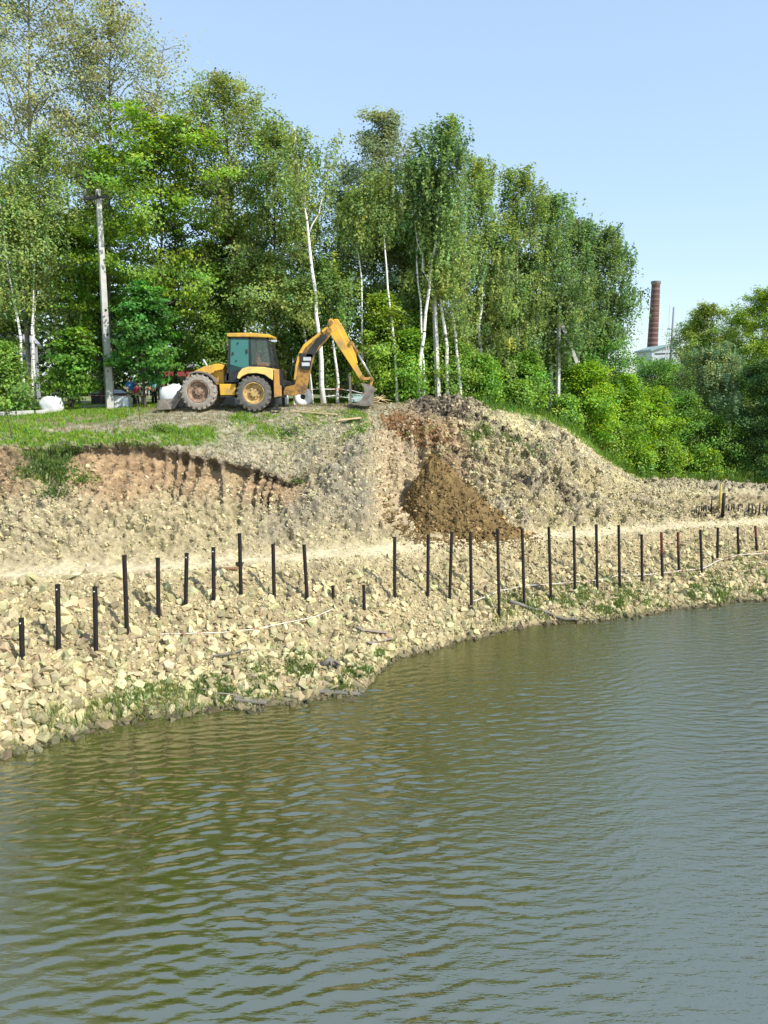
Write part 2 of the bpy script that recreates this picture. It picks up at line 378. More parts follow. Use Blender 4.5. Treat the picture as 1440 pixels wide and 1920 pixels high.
# turf lip overhang
lip = band(rk_f, 5.75, 6.12, .04) * band(px_f, 120, 560, 10)
dn[:, 1] -= lip * (0.17 + 0.14 * n3); dn[:, 2] += lip * 0.05
# broken ledges on the spur at the right
led = band(rk_f, 3.4, 7.6, .2) * band(px_f, 790, 1130, 20)
w = n1 * 1.3 + flatP[:, 2] * 1.1 + flatP[:, 0] * 0.28
saw = (w - np.floor(w))
dn[:, 2] += led * (0.40 * (saw ** 3) - 0.12) * np.clip(.55 + n1, .1, 1)
dn[:, 1] += led * -0.30 * (saw ** 3)
def pline(pts, s_):
    d = np.full(len(px_f), 1e9)
    for (xa, ya), (xb, yb) in zip(pts[:-1], pts[1:]):
        vx, vy = xb - xa, yb - ya; t = np.clip(((px_f - xa) * vx + (py_f - ya) * vy) / (vx * vx + vy * vy), 0, 1)
        d = np.minimum(d, np.hypot(px_f - xa - vx * t, (py_f - ya - vy * t)))
    return np.exp(-(d / s_) ** 2) * (rk_f > 3) * (rk_f < 8.6)
wob = n2 * 7
LEDGE = np.clip((pline([(785, 768), (870, 782), (930, 800), (975, 826), (1012, 862), (1035, 895), (1062, 938)], 7 + 0 * 1) + .8 * pline([(850, 850), (905, 858), (945, 880), (985, 905)], 6)) * (1.1 + n3 * 1.1), 0, 1)
dn[:, 1] += LEDGE * .30; dn[:, 2] -= LEDGE * .16
cl2 = band(rk_f, 6.6, 8.2, .12) * band(px_f, 1190, 1900, 15); dn[:, 2] += cl2 * (.22 + .22 * n3 + .10 * n4)
# lumps along the crown of the spur
cl = band(rk_f, 6.6, 8.05, .12) * band(px_f, 775, 905, 7)
dn[:, 2] += cl * (0.26 + 0.22 * n3 + .1 * n4)
rid = (1 - np.abs(fbm(flatP * np.array([6., 6., 9.]), 2, 51))) ** 2 - .4
dn[:, 2] += ampR * rid * .055 * (rk_f > 3) * (rk_f < 7.5); dn[:, 1] -= ampR * rid * .05 * band(rk_f, 3.1, 6.1, .1)
farm = rk_f > 9.2; dn[farm] = 0; dn[farm, 2] = 0.3 * fbm(flatP[farm] * .06, 2, 4)
TV = flatP + dn
TG = TV.reshape(NR, NC, 3)

# --- colours of the ground (soil, rubble and turf tones, with some shade painted in)
OCH = np.array([.51, .45, .25]); PATHC = np.array([.66, .56, .36]); RED = np.array([.34, .225, .125]); GREY = np.array([.25, .22, .165])
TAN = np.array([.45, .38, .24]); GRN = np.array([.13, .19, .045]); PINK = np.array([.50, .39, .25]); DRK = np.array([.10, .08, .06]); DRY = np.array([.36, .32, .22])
C = np.tile(OCH, (len(TV), 1))
def mixc(m, c): 
    global C
    m = np.clip(m, 0, 1)[:, None]; C = C * (1 - m) + c * m
mixc(.5 + .6 * n2, TAN)
mixc(band(rk_f, -.5, 2.0, .05) * .8, np.array([.34, .27, .15]))  # slope soil darkened, the shade between stones put into its colour
mixc(band(rk_f, 3.05, 6.0, .1) * .55, np.array([.28, .22, .125]))  # bank soil darkened likewise, shade among the debris painted in
mixc(band(rk_f + n1 * .12, 2.12, 2.85, .08) * 0.85, PATHC)
mixc(band(rk_f, 3.0, 6, .1) * band(px_f, -600, 700, 20) * (0.45 + .6 * n1), TAN)
# grey tip between scarp and pit
gz_ = band(rk_f, 3.4, 7.0, .25) * np.clip(band(px_f, 480, 712, 14) + band(px_f, -600, 60, 40) * .2, 0, 1)
mixc(gz_ * (0.8 + .5 * n2), GREY)
# reddish scarp
redm = band(rk_f + n2 * .25, 4.3, 6.0, .1) * band(px_f, 120, 560, 10) * np.interp(px_f, [120, 330, 420, 520], [1, 1, .55, .9])
mixc(redm * .9, RED * (1 + .2 * n3[:, None]))
mixc(band(py_f, 870, 955, 8) * band(px_f + (900 - py_f) * -0.8, 190, 300, 12) * .6, RED * 1.05)
mixc(band(rk_f + n2 * .3, 4.2, 6.1, .1) * band(px_f, -600, 62, 10) * .8, RED * .75)
mixc(band(rk_f + n3 * .08, 5.62, 6.06, .05) * band(px_f, 60, 570, 10) * .85, DRK * 1.5)  # dark soil layer under the turf, also painting the rim's overhang shade
mixc(band(rk_f, 4.0, 6, .15) * gy * np.clip(-gro * 1.5, 0, .5), DRK * 2.5)  # gouge lines darkened, their shade put into the colour
# pit wall
mixc(band(rk_f + n2 * .2, 3.4, 6.0, .1) * band(px_f, 703, 800, 5) * .85, PINK)
mixc(band(rk_f + n2 * .2, 3.6, 6.6, .1) * band(px_f, 800, 880, 8) * .7, RED * 1.1)
mixc(band(rk_f, 6.0, 7.5, .15) * band(px_f, 720, 830, 8) * .8, RED * .8)
# spur: dark turf bands
mixc(led * np.clip((saw - .70 + .25 * n3) * 5, 0, 1) * np.clip(n1 * 1.6, 0, 1), DRK * 1.3)
mixc(cl * .75, DRK * 2.0)
mixc(LEDGE * .85, DRK * 1.4)
mixc(cl2 * .6, GREY * .9)
mixc(band(rk_f, 3.2, 8.6, .2) * band(px_f, 880, 1250, 20) * np.clip(.1 + n2, 0, .6), GREY * 1.4)
# plateau
plat = band(rk_f, 6.02, 30, .05) * band(px_f, -600, 760, 12)
mixc(plat, DRY)
Xw, Yw = TV[:, 0], TV[:, 1]
GREENM = np.zeros(len(TV))
def gpatch(m):
    global GREENM
    GREENM = np.maximum(GREENM, np.clip(m, 0, 1))
nn = n1 * .5 + n2 * .4
gpatch(band(rk_f, 6.0, 9.0, .06) * band(px_f, -600, 270, 20) * np.clip(.75 + nn * 1.5 - np.exp(-((py_f - (815 - (px_f - 150) * .12)) / 12) ** 2) * band(px_f, 140, 400, 20) * .9, 0, 1))
gpatch(band(py_f + nn * 8, 797, 836, 3) * band(px_f + nn * 20, 285, 405, 8) * band(rk_f, 6.0, 9, .05))
gpatch(band(py_f + nn * 10, 774, 830, 5) * band(px_f + nn * 30, 430, 695, 10) * (.7 + nn) * band(rk_f, 6.0, 7.75, .05))
gpatch(band(py_f + nn * 10, 790, 868, 8) * band(px_f + nn * 30, 490, 690, 10) * np.clip(nn * 1.6 - .1, 0, 1) * .8)
gpatch(band(px_f + n2 * 24, 62, 128, 8) * band(py_f, 820, 900, 6) * np.clip(.7 + n3, 0, .9)); gpatch(band(px_f, 55, 300, 10) * band(rk_f, 5.95, 6.6, .05) * .9)
gpatch(band(px_f, 900, 1230, 10) * band(rk_f + n2 * .3, 7.5, 9.2, .1) * .9)
gpatch(band(px_f, 740, 1000, 20) * band(rk_f + n2 * .3, 8.15, 9.4, .06) * .9)
gpatch(band(rk_f, 8.7, 40, .2) * .95)
gpatch(band(px_f + nn * 60, 200, 520, 20) * band(rk_f + nn * .5, .05, .95, .1) * .5 * np.clip(.6 + n2 * 2, 0, 1))
gpatch(band(px_f + nn * 40, 545, 720, 15) * band(rk_f + nn * .5, .25, 1.0, .1) * .65 * np.clip(.6 + n2 * 2, 0, 1))
gpatch(band(px_f + nn * 60, 900, 1500, 30) * band(rk_f + nn * .5, .15, 1.25, .1) * .5 * np.clip(.35 + n2 * 2, 0, 1))
gpatch(band(px_f, 780, 1000, 20) * band(rk_f + n2, 5.6, 7.0, .2) * np.clip(n2 * 1.2 - .2, 0, .35))
mixc(GREENM * .75, GRN)
C *= (1 + 0.22 * n3 + .14 * n4)[:, None]
# wet strip at the waterline
mixc(band(TV[:, 2], -3, 0.05, .02) * .8, np.array([.12, .10, .06]))
C = np.clip(C, .01, .85)
ii = np.arange(NR * NC).reshape(NR, NC)
quads = np.stack([ii[:-1, :-1], ii[:-1, 1:], ii[1:, 1:], ii[1:, :-1]], -1).reshape(-1, 4)
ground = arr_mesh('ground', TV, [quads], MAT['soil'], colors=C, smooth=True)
tag(ground, 'rubble bank, dirt track and grassy plateau above the pond', 'ground', kind='structure')
# coarse raycast copy
cs_ = 3; sub = TG[::1, ::cs_]; nr, nc = sub.shape[:2]; jj = np.arange(nr * nc).reshape(nr, nc)
qf = np.stack([jj[:-1, :-1], jj[:-1, 1:], jj[1:, 1:], jj[1:, :-1]], -1).reshape(-1, 4)
BVH = BVHTree.FromPolygons([tuple(v) for v in sub.reshape(-1, 3).tolist()], qf.tolist())
def hit(px, py):
    d = ray(px, py).normalized(); r = BVH.ray_cast(Vector((0, 0, H)), d)
    return r[0] if r[0] is not None else at_y(px, py, 60)
def gz(x, y):
    r = BVH.ray_cast(Vector((x, y, 80)), Vector((0, 0, -1)))
    return r[0].z if r[0] is not None else 6.0

# outer ground sheet reaching the horizon around the modelled bank
def outer_ground():
    mb = MB()
    mb.add([(-2500, 899, 15.5), (2500, 899, 15.5), (2500, 3000, 30), (-2500, 3000, 30)], [(0, 1, 2, 3)])
    a = TG[:, 0]; b = TG[:, -1]
    L = [(-2500, p[1] if i > 0 else p[1], p[2]) for i, p in enumerate(a[::8])]
    la = [tuple(p) for p in a[::8]]; n = len(la)
    mb.add(la + L, [(i, i + 1, n + i + 1, n + i) for i in range(n - 1)])
    lb = [tuple(p) for p in b[::8]]; R = [(2500, p[1], p[2]) for p in lb]
    mb.add(lb + R, [(i, i + 1, n + i + 1, n + i) for i in range(n - 1)])
    o = mb.build('terrain', plain('far_field', (.10, .13, .05), .95, dirt=(.2, .18, .10), scale=.05))
    tag(o, 'green ground reaching to the horizon', 'ground', kind='structure')
outer_ground()

# ------------------------------------------------------------------ water
def make_water():
    yf = np.concatenate([np.linspace(-400, 2, 12)[:-1], np.linspace(2, 8, 40)[:-1], np.linspace(8, 20, 340)[:-1], np.linspace(20, 31, 200)[:-1], np.linspace(31, 45, 20)])
    xf = np.concatenate([np.linspace(-900, -26, 10)[:-1], np.linspace(-26, -15, 60)[:-1], np.linspace(-15, 17, 560)[:-1], np.linspace(17, 28, 60)[:-1], np.linspace(28, 900, 10)])
    Xg, Yg = np.meshgrid(xf, yf); Z = np.zeros_like(Xg)
    P = np.stack([Xg.ravel(), Yg.ravel(), 0 * Xg.ravel()], 1)
    r = np.random.default_rng(5)
    warp = vnoise(P * .35, 3).reshape(Xg.shape) * 0.35; warp2 = vnoise(P * .9, 8).reshape(Xg.shape) * 0.10
    for i in range(60):
        lam = 0.125 * (0.44 / 0.125) ** (r.random() ** .85)
        k = 2 * math.pi / lam
        th = math.radians(90 + 8 + r.normal() * 17)
        a = 0.0076 * (lam / 0.4) ** 1.1
        env = .55 + .75 * vnoise(P * .45 / (lam + .3) + i * 7.7, 40 + i).reshape(Xg.shape)
        ph = k * (np.cos(th) * Xg + np.sin(th) * Yg + warp * .8 + warp2) + r.random() * 6.28
        s = np.sin(ph)
        Z += a * 0.62 * env * (s + .22 * np.cos(2 * ph))
    Z *= .85
    patch = .65 + .35 * vnoise(P * .22, 77).reshape(Xg.shape)
    Z *= np.clip(patch, .35, 1) * np.interp(Xg, [-8, -1, 3, 8], [.56, .80, .75, .70])
    m = ((Xg > -25) & (Xg < 27) & (Yg > 3) & (Yg < 31.5)); Z *= m
    V = np.stack([Xg, Yg, Z], -1).reshape(-1, 3)
    q = np.arange(len(V)).reshape(Xg.shape)
    F = np.stack([q[:-1, :-1], q[:-1, 1:], q[1:, 1:], q[1:, :-1]], -1).reshape(-1, 4)
    m_, nt, p = new_mat('pond_water')
    p.inputs['Base Color'].default_value = (.056, .052, .012, 1); p.inputs['Roughness'].default_value = 0.03; p.inputs['Specular Tint'].default_value = (.96, 1.0, .90, 1); p.inputs['IOR'].default_value = 2.6
    p.inputs['Specular IOR Level'].default_value = 0.9
    tc = N(nt, 'ShaderNodeTexCoord'); mp = N(nt, 'ShaderNodeMapping'); mp.inputs['Scale'].default_value = (4, 13.0, 1)
    mp.inputs['Rotation'].default_value = (0, 0, math.radians(6))
    nz = N(nt, 'ShaderNodeTexNoise', Scale=1.0, Detail=3.0, Roughness=.55)
    b = N(nt, 'ShaderNodeBump', Strength=.5, Distance=.05)
    nt.links.new(tc.outputs['Object'], mp.inputs[0]); nt.links.new(mp.outputs[0], nz.inputs['Vector'])
    sx = N(nt, 'ShaderNodeSeparateXYZ'); nt.links.new(tc.outputs['Object'], sx.inputs[0])
    pn = N(nt, 'ShaderNodeTexNoise', Scale=.35, Detail=2.0); nt.links.new(tc.outputs['Object'], pn.inputs['Vector'])
    ad = N(nt, 'ShaderNodeMath'); ad.operation = 'MULTIPLY_ADD'; ad.inputs[1].default_value = 9.0; nt.links.new(pn.outputs['Fac'], ad.inputs[0]); nt.links.new(sx.outputs[0], ad.inputs[2])
    wm = N(nt, 'ShaderNodeMapRange'); wm.inputs['From Min'].default_value = 1.5; wm.inputs['From Max'].default_value = 9.5; wm.inputs['To Min'].default_value = .22; wm.inputs['To Max'].default_value = 1.1
    nt.links.new(ad.outputs[0], wm.inputs['Value'])
    ml = N(nt, 'ShaderNodeMath'); ml.operation = 'MULTIPLY'; nt.links.new(nz.outputs['Fac'], ml.inputs[0]); nt.links.new(wm.outputs[0], ml.inputs[1])
    nt.links.new(ml.outputs[0], b.inputs['Height']); nt.links.new(b.outputs[0], p.inputs['Normal'])
    o = arr_mesh('water', V, [F], m_, smooth=True)
    tag(o, 'murky green rippled pond water', 'water', kind='structure')
make_water()

# ------------------------------------------------------------------ rubble
def rock_protos(n, npts, seed, flat=.7):
    out = []; r = np.random.default_rng(seed)
    for i in range(n):
        p = r.normal(size=(npts, 3)); p /= np.linalg.norm(p, axis=1)[:, None]; p *= r.uniform(.75, 1.0, (npts, 1))
        p *= np.array([1, r.uniform(.6, .95), r.uniform(.45, .8) * flat / .7])
        bm = bmesh.new(); [bm.verts.new(v) for v in p]
        bmesh.ops.convex_hull(bm, input=bm.verts)
        bm.verts.index_update()
        used = sorted({v.index for f in bm.faces for v in f.verts}); mp = {u: k for k, u in enumerate(used)}
        bm.verts.ensure_lookup_table()
        V = np.array([bm.verts[u].co[:] for u in used]); F = np.array([[mp[v.index] for v in f.verts] for f in bm.faces]); bm.free()
        out.append((V, F))
    return out
def rand_rot(n, r, tilt=6.28):
    q = r.normal(size=(n, 4)); q /= np.linalg.norm(q, axis=1)[:, None]
    w, x, y, z = q.T
    return np.stack([1 - 2 * (y * y + z * z), 2 * (x * y - z * w), 2 * (x * z + y * w), 2 * (x * y + z * w), 1 - 2 * (x * x + z * z), 2 * (y * z - x * w),
                     2 * (x * z - y * w), 2 * (y * z + x * w), 1 - 2 * (x * x + y * y)], 1).reshape(n, 3, 3)
def scatter(name, pos, size, colr, protos, mat, label, cat, parent=None, kind='stuff', seed=1):
    r = np.random.default_rng(seed); Vs = []; Fs = []; Cs = []; off = 0
    which = r.integers(0, len(protos), len(pos))
    for k, (PV, PF) in enumerate(protos):
        s = which == k; n = s.sum()
        if not n: continue
        R = rand_rot(n, r); V = np.einsum('nij,vj->nvi', R, PV) * size[s][:, None, None] + pos[s][:, None, :]
        Vs.append(V.reshape(-1, 3)); F = PF[None] + (np.arange(n) * len(PV))[:, None, None] + off; Fs.append(F.reshape(-1, 3)); off += n * len(PV)
        Cs.append(np.repeat(colr[s], len(PV), 0))
    o = arr_mesh(name, np.concatenate(Vs), [np.concatenate(Fs)], mat, parent, colors=np.concatenate(Cs))
    tag(o, label, cat, kind=kind); return o
# cell areas for weighted sampling
e1 = TG[1:, :-1] - TG[:-1, :-1]; e2 = TG[:-1, 1:] - TG[:-1, :-1]
AREA = np.linalg.norm(np.cross(e1, e2), axis=-1)
RKc = RK[:-1, :-1]; PXc = PX[:-1, :-1]; PYc = GPY[:-1, :-1]
Cg = C.reshape(NR, NC, 3); Gm = GREENM.reshape(NR, NC)[:-1, :-1]
def sample(weight, n, rng):
    w_ = (AREA * weight).ravel(); c = np.cumsum(w_); idx = np.searchsorted(c, rng.random(n) * c[-1])
    idx = np.minimum(idx, len(w_) - 1)
    i, j = idx // (NC - 1), idx % (NC - 1); a = rng.random((n, 1)); b = rng.random((n, 1))
    p = TG[i, j] * (1 - a) * (1 - b) + TG[i + 1, j] * a * (1 - b) + TG[i, j + 1] * (1 - a) * b + TG[i + 1, j + 1] * a * b
    return p, i, j
vis = band(PXc, -200, 1640, 5)
protos = rock_protos(18, 12, 2)
def rubble(name, weight, n, s0, s1, powr, bright, label, seed, sat=0.12, sink=.15, offset_col=None):
    r = np.random.default_rng(seed); p, i, j = sample(weight * vis, n, r)
    s = s0 + (s1 - s0) * r.random(n) ** powr
    if name == 'rubble': s *= np.interp(cols[j], [0, 250, 700], [1.18, .98, .85])
    p = p.copy(); p[:, 2] += s * sink
    c = Cg[i, j] * .55 + .45 * (np.array(offset_col) if offset_col is not None else OCH * 1.12); c = c * bright * (1 + r.normal(size=(n, 1)) * .24) * np.interp(p[:, 2], [0, .16], [.35, 1])[:, None] * (1 + r.normal(size=(n, 3)) * sat * .35)
    return scatter(name, p, s, np.clip(c, .02, .85), protos, MAT['stone'], label, 'rubble', seed=seed)
slopeW = band(RKc, -.25, 2.14, .06) * (1 - .0 * Gm)
rubble('rubble', slopeW * np.interp(RKc, [0, 1, 1.6, 2], [1, 1, .5, .25]) * np.interp(PXc, [0, 400, 1440], [1.2, 1, .8]), 7600, .06, .27, 2.6, 1.02, 'pale ochre limestone rubble on the slope down to the water', 21)
rubble('gravel', slopeW * np.interp(RKc, [0, 1.3, 2], [1, 1, .8]), 27000, .025, .09, 1.6, .98, 'small broken stone between the larger rubble on the lower slope', 22)
bankW = band(RKc, 2.86, 4.9, .2) * np.interp(PXc, [0, 100, 200, 520, 560, 700, 720, 860, 900], [1, 1, .6, .8, 1.1, 1, .5, .8, 1.3]) + band(RKc, 4.8, 6.9, .2) * band(PXc, 500, 700, 12) * .9 + band(RKc, 5.0, 8.3, .1) * band(PXc, 830, 1300, 15) * 1.9
rubble('rock_debris', bankW, 15000, .035, .13, 2.2, 1.02, 'broken limestone debris lying on the cut bank above the track', 23)
rubble('grit', bankW + .35 * band(RKc, 5.8, 7.5, .2) * band(PXc, 430, 760, 20), 42000, .022, .07, 1.6, .98, 'fine stone chips covering the bank', 24)
def ledge_lumps():
    r = np.random.default_rng(19); lw = (led * np.clip((saw - .66) * 5, 0, 1) * np.clip(n1 * 1.6 - .35, 0, 1) * .6 + LEDGE * 1.6 + cl * 1.3 + cl2 * .3).reshape(NR, NC)[:-1, :-1]
    p, i, j = sample(lw, 3000, r); s = .04 + .14 * r.random(3000) ** 2; c = np.array([.11, .085, .06]) * (1 + r.normal(size=(3000, 1)) * .35)
    scatter('turf_lumps', p, s, np.clip(c, .015, .5), protos, MAT['stone'], 'dark crumbled turf along the broken ledges of the spur', 'earth', seed=14)
ledge_lumps()
def dirt_lumps():
    r = np.random.default_rng(9)
    w_ = band(RKc, 4.4, 6.3, .1) * (band(PXc, 700, 880, 8) + band(PXc, 110, 560, 10) * .7 + band(PXc, -500, 60, 10)) + band(RKc, 6.5, 8.1, .1) * band(PXc, 700, 905, 8) * 1.5 + band(RKc, 6.0, 7.4, .1) * band(PXc, 420, 700, 8) * .5
    p, i, j = sample(w_, 5200, r); s = .03 + .10 * r.random(5200) ** 2.2
    c = Cg[i, j] * (1 + r.normal(size=(5200, 1)) * .2) * .95
    scatter('clods', p, s, np.clip(c, .02, .8), protos, MAT['stone'], 'brown clods of dug earth along the scarp', 'earth', seed=4)
dirt_lumps()

# larger blocks at the lower left waterline, each its own object
def blocks():
    r = np.random.default_rng(31); bp = rock_protos(10, 16, 8, .85); mats = []
    meshes = []
    for k, (V, F) in enumerate(bp):
        t = arr_mesh('limestone_block', V, [F], MAT['stone'], colors=np.tile(OCH * (1.05 + .1 * r.normal()), (len(V), 1)))
        meshes.append(t.data); bpy.data.objects.remove(t)
    spots = []
    for a in range(90):
        px = r.uniform(-60, 330) if a < 66 else r.uniform(330, 1400)
        base = np.interp(px, [s[0] for s in SH], [s[1] for s in SH])
        py = base - 6 - (r.random() ** 1.5) * (130 if px < 330 else 60)
        p = hit(px, py); s = r.uniform(.11, .20) * (1.0 if px < 330 else .72)
        if any((p - q).length < (s + t) * .8 for q, t in spots): continue
        spots.append((p, s))
        o = bpy.data.objects.new('limestone_block', meshes[r.integers(0, len(meshes))]); COL.objects.link(o)
        o.location = p + Vector((0, 0, s * .3)); o.scale = (s, s * .9, s * .9); o.rotation_euler = (r.uniform(0, 6), r.uniform(0, 6), r.uniform(0, 6))
        tag(o, 'large pale ochre limestone block among the rubble near the waterline', 'rock', 'large limestone blocks by the water')
blocks()

# ------------------------------------------------------------------ brown heap tipped into the pit
def heap():
    c = Vector(at_y(805, 846, 29.6)); r = np.random.default_rng(6)
    zt = c.z; z0 = 2.2; hh = zt - z0
    na, nr_ = 150, 70; vs = []
    for i in range(nr_ + 1):
        t = i / nr_
        for j in range(na):
            a = 2 * math.pi * j / na
            ca, sa = math.cos(a), math.sin(a)
            rx = 3.5 if ca > 0 else 2.1
            ry = 2.25 if sa < 0 else 1.6
            R = 1 / math.sqrt((ca / rx) ** 2 + (sa / ry) ** 2)
            q = t * (1 + .05 * math.sin(a * 3 + 1) + .03 * math.sin(a * 7 + 2))
            vs.append((c.x + ca * R * q + .1, c.y + sa * R * q, zt - hh * (t ** .88)))
    V = np.array(vs); nz = fbm(V * 2.0, 4, 3); nf = fbm(V * 7, 3, 6); V[:, 2] += (.14 * nz + .09 * nf); V[:, 1] -= .08 * nf
    q = np.arange(len(V)).reshape(nr_ + 1, na); qn = np.roll(q, -1, 1)
    F = np.stack([q[:-1], qn[:-1], qn[1:], q[1:]], -1).reshape(-1, 4)
    BR = np.array([.185, .125, .052])
    Ch = np.clip(BR * (1 + .25 * nz + .25 * nf)[:, None], .02, .6)
    o = arr_mesh('dirt_heap', V, [F], MAT['soil'], colors=Ch, smooth=True)
    tag(o, 'tall brown cone of tipped earth in the pit of the bank', 'dirt heap')
    n = 5200; k = (r.random(n) ** .5 * nr_).astype(int) * na + r.integers(0, na, n); keepf = V[k][:, 1] < c.y + .6
    k = k[keepf]; n = len(k); t = (zt - V[k][:, 2]) / hh
    s = (.025 + .05 * r.random(n)) * (1 + 1.6 * np.clip(t, 0, 1) ** 3 * r.random(n) * 1.4)
    col = BR * (1 + r.normal(size=(n, 1)) * .3) * np.where(r.random((n, 1)) < .12 * np.clip(t, 0, 1)[:, None], 2.2, 1)
    fo = 2200; fa = r.uniform(math.pi, 2 * math.pi, fo); fr = 1 + np.abs(r.normal(size=fo)) * .22
    foot = np.array([[c.x + math.cos(a) * (3.3 if math.cos(a) > 0 else 1.5) * q, c.y + math.sin(a) * 2.2 * q] for a, q in zip(fa, fr)]); foot = np.array([[x, y, gz(x, y) + .01] for x, y in foot])
    scatter('loose_earth', foot, .02 + .07 * r.random(fo) ** 2, np.clip(BR * (1 + r.normal(size=(fo, 1)) * .35), .02, .6), protos, MAT['stone'], 'brown crumbs of earth rolled out around the foot of the heap', 'earth', seed=6)
    cl_ = scatter('clods', V[k] + r.normal(size=(n, 3)) * .02, s, np.clip(col, .02, .6), protos, MAT['stone'], None, None, parent=o, seed=3)
    if 'category' in cl_: del cl_['category']
heap()
def slide():   # reddish spill of earth leading from the plateau edge to the heap
    r = np.random.default_rng(16); n = 2600; ps = []; cs = []
    for i in range(n):
        t = r.random(); px = 730 + t * 90 + r.normal() * 14; py = 782 + t * 45 + r.normal() * 9
        p = hit(px, py); ps.append(p[:]); 
    ps = np.array(ps); s = .03 + .09 * r.random(n) ** 2
    c = np.array([.22, .125, .06]) * (1 + r.normal(size=(n, 1)) * .25)
    scatter('loose_earth', ps, s, np.clip(c, .02, .6), protos, MAT['stone'], 'rust brown loose earth spilling over the plateau edge', 'earth', seed=5)
slide()

# ------------------------------------------------------------------ vegetation
def leaf_quads(P, size, rng, up=.35, outw=None):
    """one folded-free rhombus per point"""
    n = len(P)
    nrm = rng.normal(size=(n, 3)); nrm[:, 2] = np.abs(nrm[:, 2]) + up
    if outw is not None: nrm += outw
    nrm /= np.linalg.norm(nrm, axis=1)[:, None]
    a = rng.normal(size=(n, 3)); a -= nrm * (a * nrm).sum(1)[:, None]; a /= np.linalg.norm(a, axis=1)[:, None] + 1e-9
    b = np.cross(nrm, a); s = size[:, None]
    V = np.stack([P - a * s * .5, P + b * s * .36 - a * s * .05, P + a * s * .55, P - b * s * .36 - a * s * .05], 1).reshape(-1, 3)
    F = np.arange(4 * n).reshape(n, 4)
    return V, F
def blob_shape(kind, f):
    if kind == 'ovate': return 1.22 * math.sin(math.pi * min(1, f * .84 + .12)) ** .6 * (1 - .22 * f)
    if kind == 'cone': return (1 - f) ** .75 * min(1, f * 6 + .35)
    if kind == 'vase': return (.55 + .55 * math.sin(math.pi * min(1, f * .9 + .05))) * (1 - f ** 5 * .6)
    if kind == 'dome': return .78 * math.sqrt(max(0.02, 1 - (f * .98) ** 2.2)) * min(1, f * 4 + .6)
    return 1
